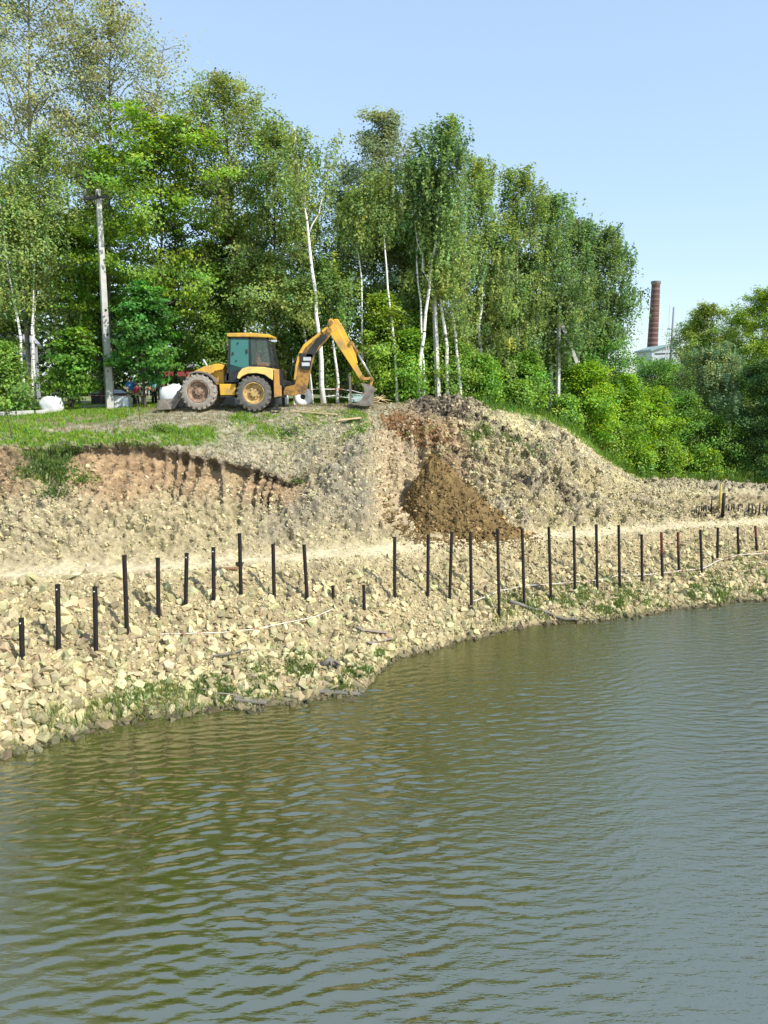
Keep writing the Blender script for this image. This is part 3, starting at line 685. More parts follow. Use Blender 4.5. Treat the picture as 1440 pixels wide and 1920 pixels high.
def make_tree(name, label, base, height, R, cs=.25, shape='ovate', bark='birch', droop=False, leaf=.14, nleaf=16000, col=(.075, .12, .03), colv=.25,
              sparse=1.0, nl=34, lean=(0, 0), trunk_r=.14, seed=1, cat='tree', group=None, forks=None, wander=.12, yel=.0, nosec=False, vflat=1.0):
    r = random.Random(seed); rng = np.random.default_rng(seed)
    leaf *= .86; nleaf = int(nleaf * 1.3)
    t = empty(name, base); tag(t, label, cat, group)
    top = Vector((lean[0], lean[1], height))
    n = 12; pts = []; wx = wy = 0
    for i in range(n + 1):
        f = i / n; wx += r.gauss(0, wander) * height / 60; wy += r.gauss(0, wander) * height / 60
        pts.append(Vector((lean[0] * f ** 1.3 + wx, lean[1] * f ** 1.3 + wy, height * f * .97 - .15 * (i == 0))))
    def tp(f):
        q = max(0, min(.9999, f)) * n; i = int(q); return pts[i].lerp(pts[i + 1], q - i)
    trunk_r *= .8
    mb = MB(); mb.tube(pts, [trunk_r * (1.12 if i == 0 else 1) * (1 - i / n * .88) for i in range(n + 1)], 8)
    forkp = []
    if forks:
        for (f0, dx, dy, f1) in forks:
            s = tp(f0); e = Vector((tp(f0).x + dx, dy, height * f1)); m1 = s.lerp(e, .4) + Vector((dx * .18, 0, -.1)); m2 = s.lerp(e, .7) + Vector((dx * .1, 0, 0))
            r0 = trunk_r * (1 - f0 * .8) * .62; fp = []
            for k in range(9):
                q = k / 8; b_ = s.lerp(e, q) + Vector((dx * .22 * math.sin(q * math.pi), r.gauss(0, .06), 0)) + Vector((r.gauss(0, .07), 0, 0)) * (0 < k < 8); fp.append(b_)
            mb.tube(fp, [r0 * (1 - .88 * k / 8) for k in range(9)], 7); forkp.append((fp, r0))
    lm = MB(); anchors = []; wts = []
    for fp, r0 in forkp:
        for k in range(3, 9):
            for m_ in range(4):
                d2 = Vector((r.gauss(0, 1), r.gauss(0, 1), r.uniform(.1, .9))).normalized(); L2 = R * r.uniform(.18, .5); b0 = fp[k]; b1 = b0 + d2 * L2 * .55; b2 = b0 + d2 * L2 + Vector((0, 0, -.1 * L2))
                lm.tube([b0, b1, b2], [r0 * .3, r0 * .18, .006], 4, cap=False); anchors.append((b1, L2 * .35)); anchors.append((b2, L2 * .4))
    for i in range(nl):
        f = cs + (1 - cs) * ((i + r.random() * .7) / nl) ** .9; fr = (f - cs) / (1 - cs)
        az = i * 2.39996 + r.uniform(-.5, .5)
        L = R * blob_shape(shape, fr) * r.uniform(.72, 1.12); 
        s = tp(f * .97)
        rise = r.uniform(.25, .7) + fr * .8 if not droop else r.uniform(.5, .9) + fr * .4
        if shape == 'dome': rise = r.uniform(.15, .6) + fr * .9
        d = Vector((math.cos(az), math.sin(az), rise)).normalized(); path = [s]; p = s.copy(); seg = 6
        for k in range(seg):
            bend = -.10 * k if droop else -.05 * k
            d = (d + Vector((r.gauss(0, .12), r.gauss(0, .12), r.gauss(0, .10) + bend * .5))).normalized()
            p = p + d * L * 1.08 / seg; path.append(p.copy())
        rl = max(.012, trunk_r * .42 * (1 - f * .7))
        lm.tube(path, [rl * (1 - k / seg * .85) for k in range(seg + 1)], 5, cap=False)
        ns = max(3, int(3 + L * 2.2))
        for k in range(ns):
            q = .28 + .72 * (k + r.random()) / ns; ix = min(seg - 1, int(q * seg)); b0 = path[ix].lerp(path[ix + 1], q * seg - ix)
            d2 = Vector((r.gauss(0, 1), r.gauss(0, 1), r.gauss(.15, .5))).normalized()
            L2 = L * .32 * r.uniform(.5, 1.2) * (1.15 - q * .5) + .15; b1 = b0 + d2 * L2 * .5 + Vector((0, 0, .03)); b2 = b0 + d2 * L2 + Vector((0, 0, -.08 * L2 if not droop else -.22 * L2))
            if not nosec: lm.tube([b0, b1, b2], [rl * .35, rl * .25, .006], 3, cap=False)
            anchors.append((b1, L2 * .3)); anchors.append((b2, L2 * .35)); 
    for k in range(5):
        anchors.append((tp(.93 + .014 * k), .25))
    # leaves
    A = np.array([a[0][:] for a in anchors]); na = len(A); sp = np.array([a[1] for a in anchors])
    dens = rng.uniform(.25, 1.6, na) ** 1.4; 
    if sparse < 1: dens *= (rng.random(na) < (.35 + .65 * sparse))
    dens /= dens.sum(); cnt = rng.multinomial(int(nleaf), dens); idx = np.repeat(np.arange(na), cnt); m = len(idx)
    if droop:
        strand = rng.integers(0, 5, m); so_ = (rng.normal(size=(na, 5, 3)) * np.array([.26, .26, .10]))[idx, strand] * (.6 + sp[idx, None])
        dl = rng.random(m) ** 1.15 * (.35 + .9 * rng.random(na)[idx]); P = A[idx] + so_ + np.stack([rng.normal(size=m) * .045, rng.normal(size=m) * .045, -dl + .15], 1)
    else:
        P = A[idx] + rng.normal(size=(m, 3)) * (np.array([1, 1, .62 * vflat]) * (.13 + sp[idx, None] * .62))
    sz = leaf * rng.uniform(.65, 1.3, m)
    ctr = np.array([0, 0, height * (cs + 1) / 2]); ow = P - ctr; ow /= np.linalg.norm(ow, axis=1)[:, None] + 1e-6
    V, F = leaf_quads(P, sz, rng, up=.3, outw=ow * .9)
    cv = (1 + rng.normal(size=(na, 1)) * colv)[idx] * (1 + rng.normal(size=(m, 1)) * .18)
    cc = np.array(col)[None] * cv
    hue = (rng.normal(size=na) * .16)[idx][:, None]; cc = cc * np.concatenate([1 + hue, 1 + hue * .2, 1 - hue * .6], 1)
    if yel > 0:
        ym = (rng.random(na) < yel)[idx][:, None]; cc = np.where(ym, cc * .5 + .5 * np.array([.22, .17, .04]), cc)
    cc = np.clip(cc * 2.05, .008, .6)
    mb.build('trunk', MAT[bark], t, smooth=True)
    lm.build('branches', MAT[bark if bark != 'birch' else 'greybark'], t, smooth=True)
    arr_mesh('crown', V, [F], MAT['leaf'], t, colors=np.repeat(cc, 4, 0))
    return t
def tree_px(name, label, pxb, Y, pxt, pyt, hw, py_cb=None, gy=None, **kw):
    """base bearing pxb at distance Y, tip at pixel (pxt,pyt), half width hw px, crown bottom py_cb"""
    bx = (pxb - CXP) / FPX * Y / (CP + (CYP - 760) / FPX * SP) ; 
    by = Y; z = gz(bx, by); tipp = at_y(pxt, pyt, Y)
    h = tipp.z - z; base = (bx, by, z - .05); R = hw / FPX * Y
    cs = .2 if py_cb is None else max(.02, (at_y(pxb, py_cb, Y).z - z) / h)
    return make_tree(name, label, base, h, R, cs=cs, lean=(tipp.x - bx, 0), **kw)
BIRCH = dict(wander=.3, bark='birch', droop=True, leaf=.13, col=(.140, .190, .052), shape='ovate')
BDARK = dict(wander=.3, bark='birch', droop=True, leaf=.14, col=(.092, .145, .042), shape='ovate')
POP = dict(bark='greybark', leaf=.14, col=(.185, .205, .090), shape='vase', colv=.35, yel=.06)
MAPLE = dict(bark='bark', leaf=.17, col=(.115, .190, .022), shape='dome', colv=.35, vflat=.55)
OLIVE = dict(bark='bark', leaf=.14, col=(.128, .175, .045), shape='ovate', colv=.35, yel=.035)
BUSH = dict(bark='bark', leaf=.14, col=(.085, .17, .022), shape='dome', colv=.3, trunk_r=.06, nosec=True)
def T(name, label, *a, base=None, **kw):
    d = dict(base or {}); d.update(kw); return tree_px(name, label, *a, **d)
G1 = 'trees behind the digger'
T('poplar_tree', 'tallest sparse tree at the left edge, its thin top cut off by the frame', 55, 37.5, 45, -190, 125, 470, base=POP, nleaf=19000, sparse=.85, nl=50, trunk_r=.17, seed=101, group=G1, forks=[(.55, -1.6, 0, .9)])
T('poplar_tree', 'tall airy tree behind the left pole with crooked limbs against the sky', 205, 38.5, 205, -30, 125, 470, base=POP, nleaf=19000, sparse=.8, nl=50, trunk_r=.2, seed=102, group=G1, forks=[(.58, -1.3, 0, .93), (.6, 2.9, 0, .86)])
T('poplar_tree', 'loose olive tree with a dark trunk rising behind the cab roof', 462, 38, 410, 118, 108, 520, base=POP, nleaf=20000, sparse=.85, bark='bark', nl=54, trunk_r=.17, seed=103, group=G1, col=(.140, .178, .052), forks=[(.5, -1.3, 0, .85)])
T('maple_tree', 'broad bright green tree directly right of the left pole', 300, 37.0, 300, 215, 150, 600, base=MAPLE, shape='ovate', nleaf=24000, nl=44, trunk_r=.15, seed=104, group=G1)
T('birch_tree', 'grey green birch at far left with a pale trunk', 62, 35.8, 75, 235, 100, 600, base=BIRCH, nleaf=17000, nl=40, trunk_r=.12, seed=105, group=G1)
T('birch_tree', 'leaning birch with white trunk at the left edge near the grey roof', 48, 34.6, -10, 330, 60, 560, base=BIRCH, nleaf=5500, nl=24, trunk_r=.10, seed=106, group=G1)
T('maple_tree', 'yellow green tree between the left birches and the pole', 130, 37.2, 128, 395, 80, 600, base=MAPLE, nleaf=8500, nl=26, trunk_r=.1, seed=107, group=G1)
T('chestnut_tree', 'small round dark tree with a dense low crown left of the pole', 135, 33.6, 140, 615, 62, 745, base=MAPLE, col=(.075, .15, .018), nleaf=6500, nl=30, trunk_r=.07, seed=108)
T('chestnut_tree', 'small bushy tree leaning over the people right of the pole', 272, 33.8, 268, 535, 84, 705, base=MAPLE, col=(.052, .135, .022), nleaf=9500, nl=34, trunk_r=.09, seed=109)
T('lilac_bush', 'low leafy bush at the left edge above the kerb', 12, 32.8, 8, 645, 70, 785, base=BUSH, nleaf=6500, nl=26, seed=110, cat='bush', col=(.095, .165, .03))
T('birch_tree', 'olive brown birch thicket tree behind the raised digger boom', 520, 37, 512, 195, 76, 560, base=OLIVE, nleaf=14500, nl=38, trunk_r=.13, seed=111, group=G1, droop=True)
T('birch_tree', 'half bare birch with a white forked top above the boom', 612, 34.4, 552, 212, 46, 380, base=BIRCH, nleaf=4200, sparse=.5, nl=26, trunk_r=.15, seed=112, group=G1, forks=[(.62, 1.1, 0, .9)])
T('poplar_tree', 'tree with a broad thin grey green top in the middle of the row', 735, 38.3, 722, 196, 98, 560, base=POP, col=(.13, .16, .075), nleaf=20000, sparse=.85, bark='birch', nl=40, trunk_r=.14, seed=113, group=G1)
T('birch_tree', 'birch with drooping dark top and a Y shaped white trunk beside the middle pole', 785, 34.9, 832, 205, 60, 430, base=BDARK, nleaf=11000, nl=34, trunk_r=.12, seed=114, group=G1, forks=[(.44, -.9, 0, .8)])
T('birch_tree', 'curved white trunked birch just right of the middle pole', 838, 35.6, 800, 300, 50, 560, base=BIRCH, nleaf=8500, nl=30, trunk_r=.12, seed=115, group=G1)
T('birch_tree', 'slim birch second right of the middle pole, white to the ground', 862, 35.8, 838, 330, 55, 600, base=BIRCH, nleaf=8500, nl=30, trunk_r=.11, seed=116, group=G1)
T('birch_tree', 'full green birch with a rounded crown right of the white trunks', 905, 38.5, 905, 272, 84, 700, base=BIRCH, nleaf=24000, nl=44, trunk_r=.13, seed=117, group=G1)
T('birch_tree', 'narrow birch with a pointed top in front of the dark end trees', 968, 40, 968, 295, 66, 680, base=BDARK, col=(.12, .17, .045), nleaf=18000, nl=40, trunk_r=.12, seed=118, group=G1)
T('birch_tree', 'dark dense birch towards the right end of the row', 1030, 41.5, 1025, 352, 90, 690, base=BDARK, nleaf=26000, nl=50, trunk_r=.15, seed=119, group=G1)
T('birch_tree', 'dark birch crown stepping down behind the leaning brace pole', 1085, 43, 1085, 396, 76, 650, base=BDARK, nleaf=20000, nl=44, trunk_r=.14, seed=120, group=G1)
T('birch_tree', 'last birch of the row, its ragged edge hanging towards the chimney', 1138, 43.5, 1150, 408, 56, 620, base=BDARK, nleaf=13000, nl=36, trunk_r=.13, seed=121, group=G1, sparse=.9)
T('birch_tree', 'green birch with drooping leaves behind the digger arm', 660, 39.5, 655, 335, 92, 640, base=BIRCH, nleaf=19000, nl=44, trunk_r=.11, seed=122, group=G1)
T('birch_tree', 'light green birch filling the gap left of the middle pole', 750, 37.6, 765, 385, 84, 680, base=BIRCH, col=(.13, .18, .05), nleaf=17000, nl=42, trunk_r=.1, seed=123, group=G1)
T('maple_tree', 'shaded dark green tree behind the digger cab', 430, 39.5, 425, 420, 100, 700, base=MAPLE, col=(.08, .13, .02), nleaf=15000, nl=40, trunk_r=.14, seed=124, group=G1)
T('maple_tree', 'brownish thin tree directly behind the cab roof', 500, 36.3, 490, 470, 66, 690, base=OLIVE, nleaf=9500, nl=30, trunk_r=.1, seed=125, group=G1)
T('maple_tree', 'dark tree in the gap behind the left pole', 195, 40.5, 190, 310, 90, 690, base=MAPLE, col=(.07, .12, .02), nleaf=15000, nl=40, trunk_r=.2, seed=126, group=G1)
T('birch_tree', 'green birch behind the boom, its trunk standing in the tape line', 632, 35.2, 610, 480, 55, 600, base=BIRCH, col=(.10, .16, .035), nleaf=6500, nl=24, trunk_r=.10, seed=127, group=G1)
T('birch_tree', 'short leaning birch trunk just left of the digger bucket arm', 585, 34.9, 560, 520, 42, 610, base=OLIVE, bark='birch', nleaf=3200, nl=18, trunk_r=.1, seed=128, group=G1)
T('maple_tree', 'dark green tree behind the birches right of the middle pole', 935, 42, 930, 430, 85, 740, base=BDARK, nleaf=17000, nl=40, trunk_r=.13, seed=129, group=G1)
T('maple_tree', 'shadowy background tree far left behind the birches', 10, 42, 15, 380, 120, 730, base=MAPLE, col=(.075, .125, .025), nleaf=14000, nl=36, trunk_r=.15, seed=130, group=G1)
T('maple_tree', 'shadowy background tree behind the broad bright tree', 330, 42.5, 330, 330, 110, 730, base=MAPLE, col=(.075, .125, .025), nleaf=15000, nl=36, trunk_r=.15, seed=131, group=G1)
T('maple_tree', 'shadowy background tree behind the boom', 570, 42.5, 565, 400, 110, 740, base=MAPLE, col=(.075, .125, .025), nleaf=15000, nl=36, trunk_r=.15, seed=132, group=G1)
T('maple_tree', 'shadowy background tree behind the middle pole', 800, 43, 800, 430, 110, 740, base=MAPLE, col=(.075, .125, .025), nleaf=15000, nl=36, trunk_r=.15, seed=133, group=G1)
T('birch_tree', 'slim birch with a pale crooked trunk and thin crown left of the middle pole', 745, 34.9, 715, 300, 40, 420, base=BIRCH, nleaf=3800, nl=20, trunk_r=.095, seed=141, group=G1)
T('birch_tree', 'slender pale birch rising between the boom and the crooked birch', 690, 35.1, 668, 330, 40, 450, base=BIRCH, nleaf=3600, nl=20, trunk_r=.08, seed=142, group=G1)
T('birch_tree', 'thin bleached birch stem showing high between the middle birches', 790, 35.3, 775, 270, 32, 400, base=BIRCH, nleaf=2600, sparse=.6, nl=18, trunk_r=.085, seed=143, group=G1)
T('birch_tree', 'pale birch stem at the left under the grey green birch crown', 66, 34.9, 60, 380, 40, 430, base=BIRCH, nleaf=2600, nl=18, trunk_r=.09, seed=144, group=G1)
T('poplar_tree', 'tall leafy tree just outside the left edge of the frame', -130, 36, -140, -60, 150, 600, base=POP, nleaf=14000, nl=44, trunk_r=.2, seed=145, group=G1)
T('poplar_tree', 'tall leafy tree further outside the left edge of the frame', -330, 35, -330, -120, 170, 650, base=POP, nleaf=12000, nl=44, trunk_r=.2, seed=146, group=G1)
BL = [
 ('elm_tree', 'dark green tree filling the gap behind the olive tree at right', 1300, 63, 1298, 612, 88, 800, dict(nleaf=15000, col=(.075, .135, .03))),
 ('elm_tree', 'mid green tree between the olive tree and the right edge', 1385, 62, 1385, 588, 92, 800, dict(nleaf=16000, col=(.10, .16, .03))),
 ('maple_tree', 'low bushy tree covering the foot of the factory building', 1262, 56, 1262, 682, 70, 800, dict(nleaf=9500, col=(.08, .15, .03))),
 ('hazel_bush', 'small shrub on the back rim of the spur below the braced pole', 1062, 39.8, 1060, 748, 40, 815, dict(col=(.10, .19, .03), nleaf=4200)),
 ('hazel_bush', 'small shrub lower on the spur rim', 1150, 41.6, 1148, 802, 42, 872, dict(col=(.12, .20, .03), nleaf=4500)),
 ('hazel_bush', 'small shrub where the spur rim meets the flat rubble', 1205, 43.4, 1203, 848, 40, 905, dict(col=(.09, .17, .03), nleaf=4200)),
 ('hazel_bush', 'small shrub at the top of the spur rim', 975, 37.6, 975, 722, 38, 770, dict(col=(.10, .18, .03), nleaf=3600)),
 ('lilac_bush', 'leafy undergrowth between the white trunks by the middle pole', 842, 36.2, 842, 640, 60, 748, dict(col=(.10, .17, .03), nleaf=8000)),
 ('lilac_bush', 'undergrowth behind the raised boom and tape line', 612, 36.6, 612, 610, 66, 735, dict(col=(.09, .15, .03), nleaf=9000)),
 ('lilac_bush', 'undergrowth behind the digger cab and bonnet', 410, 37, 410, 590, 90, 730, dict(col=(.09, .15, .03), nleaf=12000)),
 ('lilac_bush', 'undergrowth left of the middle pole behind the round bush', 800, 36.8, 795, 560, 60, 735, dict(col=(.11, .18, .03), nleaf=9500)),
 ('lilac_bush', 'yellow green bush hanging over the digger bucket', 715, 35.4, 715, 548, 68, 745, dict(col=(.115, .18, .022), nleaf=10500)),
 ('lilac_bush', 'round green bush between the bucket and the middle pole', 765, 35.2, 770, 618, 50, 752, dict(nleaf=6500)),
 ('lilac_bush', 'low bush behind the crumbled edge right of the white trunks', 905, 37, 905, 672, 52, 765, dict(nleaf=7000)),
 ('lilac_bush', 'bush on the rim left of the pole with the brace', 985, 39, 985, 665, 58, 780, dict(nleaf=8500)),
 ('hazel_bush', 'tall bush under the brace of the right pole', 1055, 42, 1045, 655, 50, 790, dict(nleaf=6500, col=(.075, .16, .025))),
 ('hazel_bush', 'large dark green bush below the last birch', 1125, 44, 1128, 600, 118, 790, dict(nleaf=15000, col=(.055, .125, .022))),
 ('hazel_bush', 'bright green bush at the foot of the spur', 1110, 41, 1105, 682, 72, 850, dict(nleaf=11000, col=(.115, .21, .018))),
 ('hazel_bush', 'second bright green bush right of the spur', 1180, 42.8, 1172, 700, 78, 890, dict(nleaf=12000, col=(.115, .21, .018))),
 ('hazel_bush', 'yellowish bush left of the far building foot', 1235, 46, 1228, 725, 66, 890, dict(nleaf=8500, col=(.105, .185, .018))),
 ('maple_tree', 'dark clump under the far factory building', 1225, 55, 1230, 678, 92, 820, dict(nleaf=10000, col=(.06, .13, .022))),
 ('elm_tree', 'round topped olive tree right of the far masts', 1325, 58, 1325, 562, 92, 800, dict(nleaf=26000, col=(.125, .175, .035))),
 ('elm_tree', 'yellow green tree cut by the right edge of the frame', 1436, 56, 1432, 535, 100, 780, dict(nleaf=25000, col=(.12, .19, .02))),
 ('willow_tree', 'grey green willow low at the right', 1345, 50, 1345, 650, 112, 860, dict(nleaf=26000, col=(.105, .15, .07), droop=True)),
 ('willow_tree', 'dark bush mass at the right edge over the stake rows', 1425, 48, 1430, 672, 92, 890, dict(nleaf=15000, col=(.05, .10, .03))),
 ('hazel_bush', 'green bush between the yellowish bush and the willow', 1290, 48, 1285, 740, 76, 890, dict(nleaf=11000, col=(.075, .15, .025))),
 ('hazel_bush', 'green bush low under the willow', 1360, 47.5, 1360, 790, 58, 895, dict(nleaf=9500, col=(.07, .14, .022))),
 ('hazel_bush', 'low bright shrub nearest the flat rubble at the right', 1255, 45.2, 1250, 835, 50, 905, dict(nleaf=7000, col=(.12, .20, .025))),
 ('hazel_bush', 'shrub third from the right edge behind the stakes', 1325, 46.5, 1325, 848, 45, 905, dict(nleaf=6000, col=(.10, .18, .022))),
 ('maple_tree', 'dark tree beyond the frame edge shading the right corner', 1490, 46, 1490, 640, 85, 900, dict(nleaf=12000, col=(.04, .08, .02))),
]
for i, (nm, lb, a, Y, b, c, d, e, kw) in enumerate(BL):
    bs = dict(BUSH); bs.update(kw); bs['col'] = tuple(np.array(bs['col']) * np.array([1.12, 1.08, 1.0])); bs['nleaf'] = int(bs['nleaf'] * 1.15); cat = 'bush' if 'bush' in nm else 'tree'
    T(nm, lb, a, Y, b, c, d, e, nl=40, seed=200 + i, cat=cat, base=bs)

# far-off woods closing the view behind the named trees: one mass nobody could count
def far_wood():
    rng = np.random.default_rng(88); n = 60000
    x = rng.uniform(-75, 18, n); y = rng.uniform(62, 72, n)
    top = 6.8 + 6.0 + 3.5 * (x < -12) + 1.5 * np.sin(x * .3) + 1.2 * np.sin(x * .83 + 1)
    z = 6.0 + (top - 6.0) * rng.random(n) ** .8
    P = np.stack([x, y, z], 1); V, F = leaf_quads(P, rng.uniform(.3, .6, n), rng)
    c = np.array([.055, .10, .03]) * (1 + .3 * rng.normal(size=(n, 1)))
    o = arr_mesh('far_wood', V, [F], MAT['leaf'], colors=np.repeat(np.clip(c, .01, .3), 4, 0)); tag(o, 'dark green wood closing the view far behind the birches', 'wood', kind='stuff')
far_wood()

# grass and weeds
def grass(name, weight, n, h0, h1, width, col, label, seed, blades=5, spread=.05):
    r = np.random.default_rng(seed); p, i, j = sample(weight * vis, n, r)
    m = n * blades; b = np.repeat(p, blades, 0) + r.normal(size=(m, 3)) * np.array([spread, spread, 0]); h = r.uniform(h0, h1, n).repeat(blades) * r.uniform(.6, 1.1, m)
    a = r.uniform(0, 6.283, m); dx = np.stack([np.cos(a), np.sin(a), 0 * a], 1) * width * .5
    tip = b + np.stack([r.normal(size=m) * .35 * h, r.normal(size=m) * .35 * h, h], 1); b = b - np.array([0, 0, .02])
    mid = (b + tip) * .5 + np.array([0, 0, .06]) * h[:, None]
    V = np.stack([b - dx, b + dx, mid + dx * .8, tip, mid - dx * .8], 1).reshape(-1, 3); q = np.arange(m)[:, None] * 5
    F4 = q + np.array([[0, 1, 2, 4]]); F3 = q + np.array([[4, 2, 3]])
    c = np.array(col) * (1 + r.normal(size=(n, 1)) * .25).repeat(blades, 0) * np.array([1 + .0, 1, 1]); hue = r.normal(size=(n, 1)).repeat(blades, 0) * .15
    c = c * np.concatenate([1 + hue * 1.4, 1 + hue * .2, 1 - hue], 1)
    o = arr_mesh(name, V, [F4, F3], MAT['leaf'], colors=np.repeat(np.clip(c, .01, .6), 5, 0)); tag(o, label, 'grass', kind='stuff'); return o
near = (RKc < 9.3)
grass('grass', Gm ** 2 * (RKc > 5.9) * near, 62000, .05, .17, .03, (.22, .36, .04), 'short green grass growing on the plateau above the bank', 41)
grass('dry_grass', band(RKc, 6.0, 8.4, .05) * band(PXc, -300, 760, 10) * (1 - Gm), 7000, .04, .12, .02, (.34, .30, .17), 'dry yellowish grass on the plateau', 42, 4)
grass('weeds', Gm ** 1.5 * (RKc < 5.9) * (RKc > .05), 5200, .05, .15, .03, (.15, .22, .05), 'green weeds creeping over the rubble slopes', 43, 5, .07)
grass('tall_grass', band(PXc, 60, 360, 20) * band(RKc, .02, .5, .05) * np.clip(.3 + Gm, 0, 1), 210, .15, .42, .018, (.20, .27, .07), 'tall reedy grass growing out of the rubble at the waterline', 44, 7, .08)
grass('tall_grass', band(PXc, 880, 1260, 10) * band(RKc, 7.7, 9.1, .1), 1500, .2, .6, .035, (.12, .22, .03), 'tall green grass along the back rim of the spur', 45, 6, .12)
grass('tall_grass', band(PXc, 1200, 1420, 10) * band(RKc, 8.1, 9.6, .1), 2600, .3, .8, .05, (.12, .21, .03), 'tall green grass in front of the shrubs at the right', 46, 6, .12)
def weedclump(label, px, py, rad, n, col, seed, lf=.08, zs=.6):
    p = hit(px, py); rng = np.random.default_rng(seed)
    P = rng.normal(size=(n, 3)) * np.array([rad * .5, rad * .4, rad * zs * .5]); P[:, 2] = np.abs(P[:, 2])
    V, F = leaf_quads(P, rng.uniform(.6, 1.2, n) * lf, rng); c = np.array(col) * (1 + .25 * rng.normal(size=(n, 1)))
    st = MB()
    for k in range(7): st.tube([(0, 0, -.05), (rng.normal() * rad * .2, rng.normal() * rad * .2, rad * .3), (rng.normal() * rad * .4, rng.normal() * rad * .3, rad * .5 * zs + .05)], [.012, .01, .005], 4)
    t = empty('weed_clump', p); tag(t, label, 'weed clump')
    arr_mesh('foliage', V, [F], MAT['leaf'], t, colors=np.repeat(np.clip(c, .01, .5), 4, 0)); st.build('stem', MAT['bark'], t)
weedclump('bright green weed clump alone on the reddish scarp at left', 153, 903, .55, 420, (.12, .22, .02), 1)
weedclump('dark green weed clump low in the left bank gully', 103, 930, .6, 380, (.07, .15, .025), 2)
weedclump('weed clump high in the left bank gully under the turf', 92, 885, .6, 380, (.09, .17, .03), 3)
weedclump('leafy weeds on the turf edge above the left scarp', 300, 812, .55, 420, (.12, .23, .02), 4)
weedclump('weeds on the grey slope below the digger boom', 545, 815, .6, 330, (.09, .18, .03), 5)
weedclump('small weeds halfway down the grey slope', 555, 905, .4, 160, (.10, .18, .03), 6)

# ------------------------------------------------------------------ steel posts along the slope
POSTS = [(40,1160,42,1247),(108,1097,110,1222),(178,1101,180,1224),(233,1042,238,1186),(296,1047,297,1162),(350,1038,348,1142),(400,1027,401,1131),(449,1001,452,1118),
 (512,1021,514,1121),(570,1022,576,1126),(624,1099,625,1124),(682,1098,683,1144),(740,1008,740,1130),(803,1003,802,1119),(847,998,843,1129),(882,998,884,1148),(933,993,936,1156),
 (979,993,983,1135),(1029,989,1033,1126),(1076,987,1078,1112),(1118,984,1120,1107),(1160,985,1162,1102),(1203,1003,1204,1095),(1240,998,1242,1088),(1271,998,1273,1075),
 (1313,994,1316,1077),(1346,990,1345,1053),(1383,989,1385,1042),(1416,986,1419,1036)]
ordw = ['first','second','third','fourth','fifth','sixth','seventh','eighth','ninth','tenth','eleventh','twelfth','thirteenth','fourteenth','fifteenth','sixteenth','seventeenth',
 'eighteenth','nineteenth','twentieth','twenty-first','twenty-second','twenty-third','twenty-fourth','twenty-fifth','twenty-sixth','twenty-seventh','twenty-eighth','twenty-ninth']
POSTB = []
for i, (xt, yt, xb, yb) in enumerate(POSTS):
    b = hit(xb, yb - 2); tpt = at_y(xt, yt, b.y); L = (tpt - b).length; POSTB.append(b)
    w = np.interp(xb, [0, 450, 800, 1440], [.128, .115, .105, .10]) * (.92 if i in (10, 11) else 1); ax = (tpt - b).normalized()
    red = xb in (1242, 1273, 1419)
    t = empty('steel_post', b)
    lbl = 'short black steel stub, %s of the row from the left' if i in (10, 11) else 'black steel post on the slope, %s of the row from the left'
    if i == 0: lbl = 'short black steel post at the left edge, %s of the row'
    if red: lbl = 'black steel post with red primed top, %s of the row from the left'
    tag(t, lbl % ordw[i], 'post', 'steel posts along the water slope')
    mb = MB(); cut = .55 if red else 1.0
    mb.tube([ax * -.3, ax * (L * (1 - .45 * red))], w / 2, 12); mb.build('shaft', MAT['steel'], t, smooth=True, autos=True)
    cp = MB(); 
    if red: cp.tube([ax * L * .55, ax * L], w / 2 * 1.01, 12)
    else:
        cp.tube([ax * (L - .004), ax * (L + .012)], w / 2 * 1.12, 12)
    cp.build('primed_top' if red else 'top_collar', MAT['redsteel' if red else 'steel'], t, smooth=True, autos=True)
    if i in (0, 1, 2, 5, 6): # drilled eye near the top, its pale spot added as a white disc
        h = MB(); c = ax * (L - .10); h.tube([c + Vector((0, -w / 2 - .004, 0)), c + Vector((0, -w / 2 + .01, 0))], .018, 8); h.build('eye_spot', MAT['white'], t)

def rope(name, label, pts, r, mat, cat='barrier tape', sag=.0):
    mb = MB(); P = []
    for k in range(len(pts) - 1):
        a, b = Vector(pts[k]), Vector(pts[k + 1]); n = 8
        for i in range(n):
            t = i / n; q = a.lerp(b, t); q.z -= sag * 4 * t * (1 - t); P.append(q)
    P.append(Vector(pts[-1])); mb.tube(P, r, 5); o = mb.build(name, mat, smooth=True); tag(o, label, cat); return o
def on(px, py, up=.05): p = hit(px, py); return p + Vector((0, -.09, up))
rope('barrier_tape', 'dark string tied low across the first three posts at left', [on(-40, 1205, .25), on(42, 1209, .2), on(110, 1207, .12), on(180, 1206, .15), on(250, 1200, .1), on(280, 1190, .06)], .010, MAT['board'], sag=.01)
rope('barrier_tape', 'white and red tape lying on the stones below the sixth to ninth posts', [on(300, 1192, .08), on(360, 1190, .07), on(420, 1188, .07), on(480, 1182, .07), on(540, 1170, .08), on(590, 1160, .08), on(625, 1146, .1)], .009, MAT['tape'])
rope('barrier_tape', 'white tape strung along the feet of the right half of the posts', [on(884, 1133, .12)] + [on(x, y, .12) for x, y in ((936, 1112), (983, 1102), (1033, 1099), (1078, 1095), (1120, 1092), (1160, 1082), (1204, 1082), (1242, 1078), (1273, 1074), (1316, 1070), (1345, 1055), (1385, 1044), (1440, 1040))], 0.011, MAT['tape'], sag=.02)

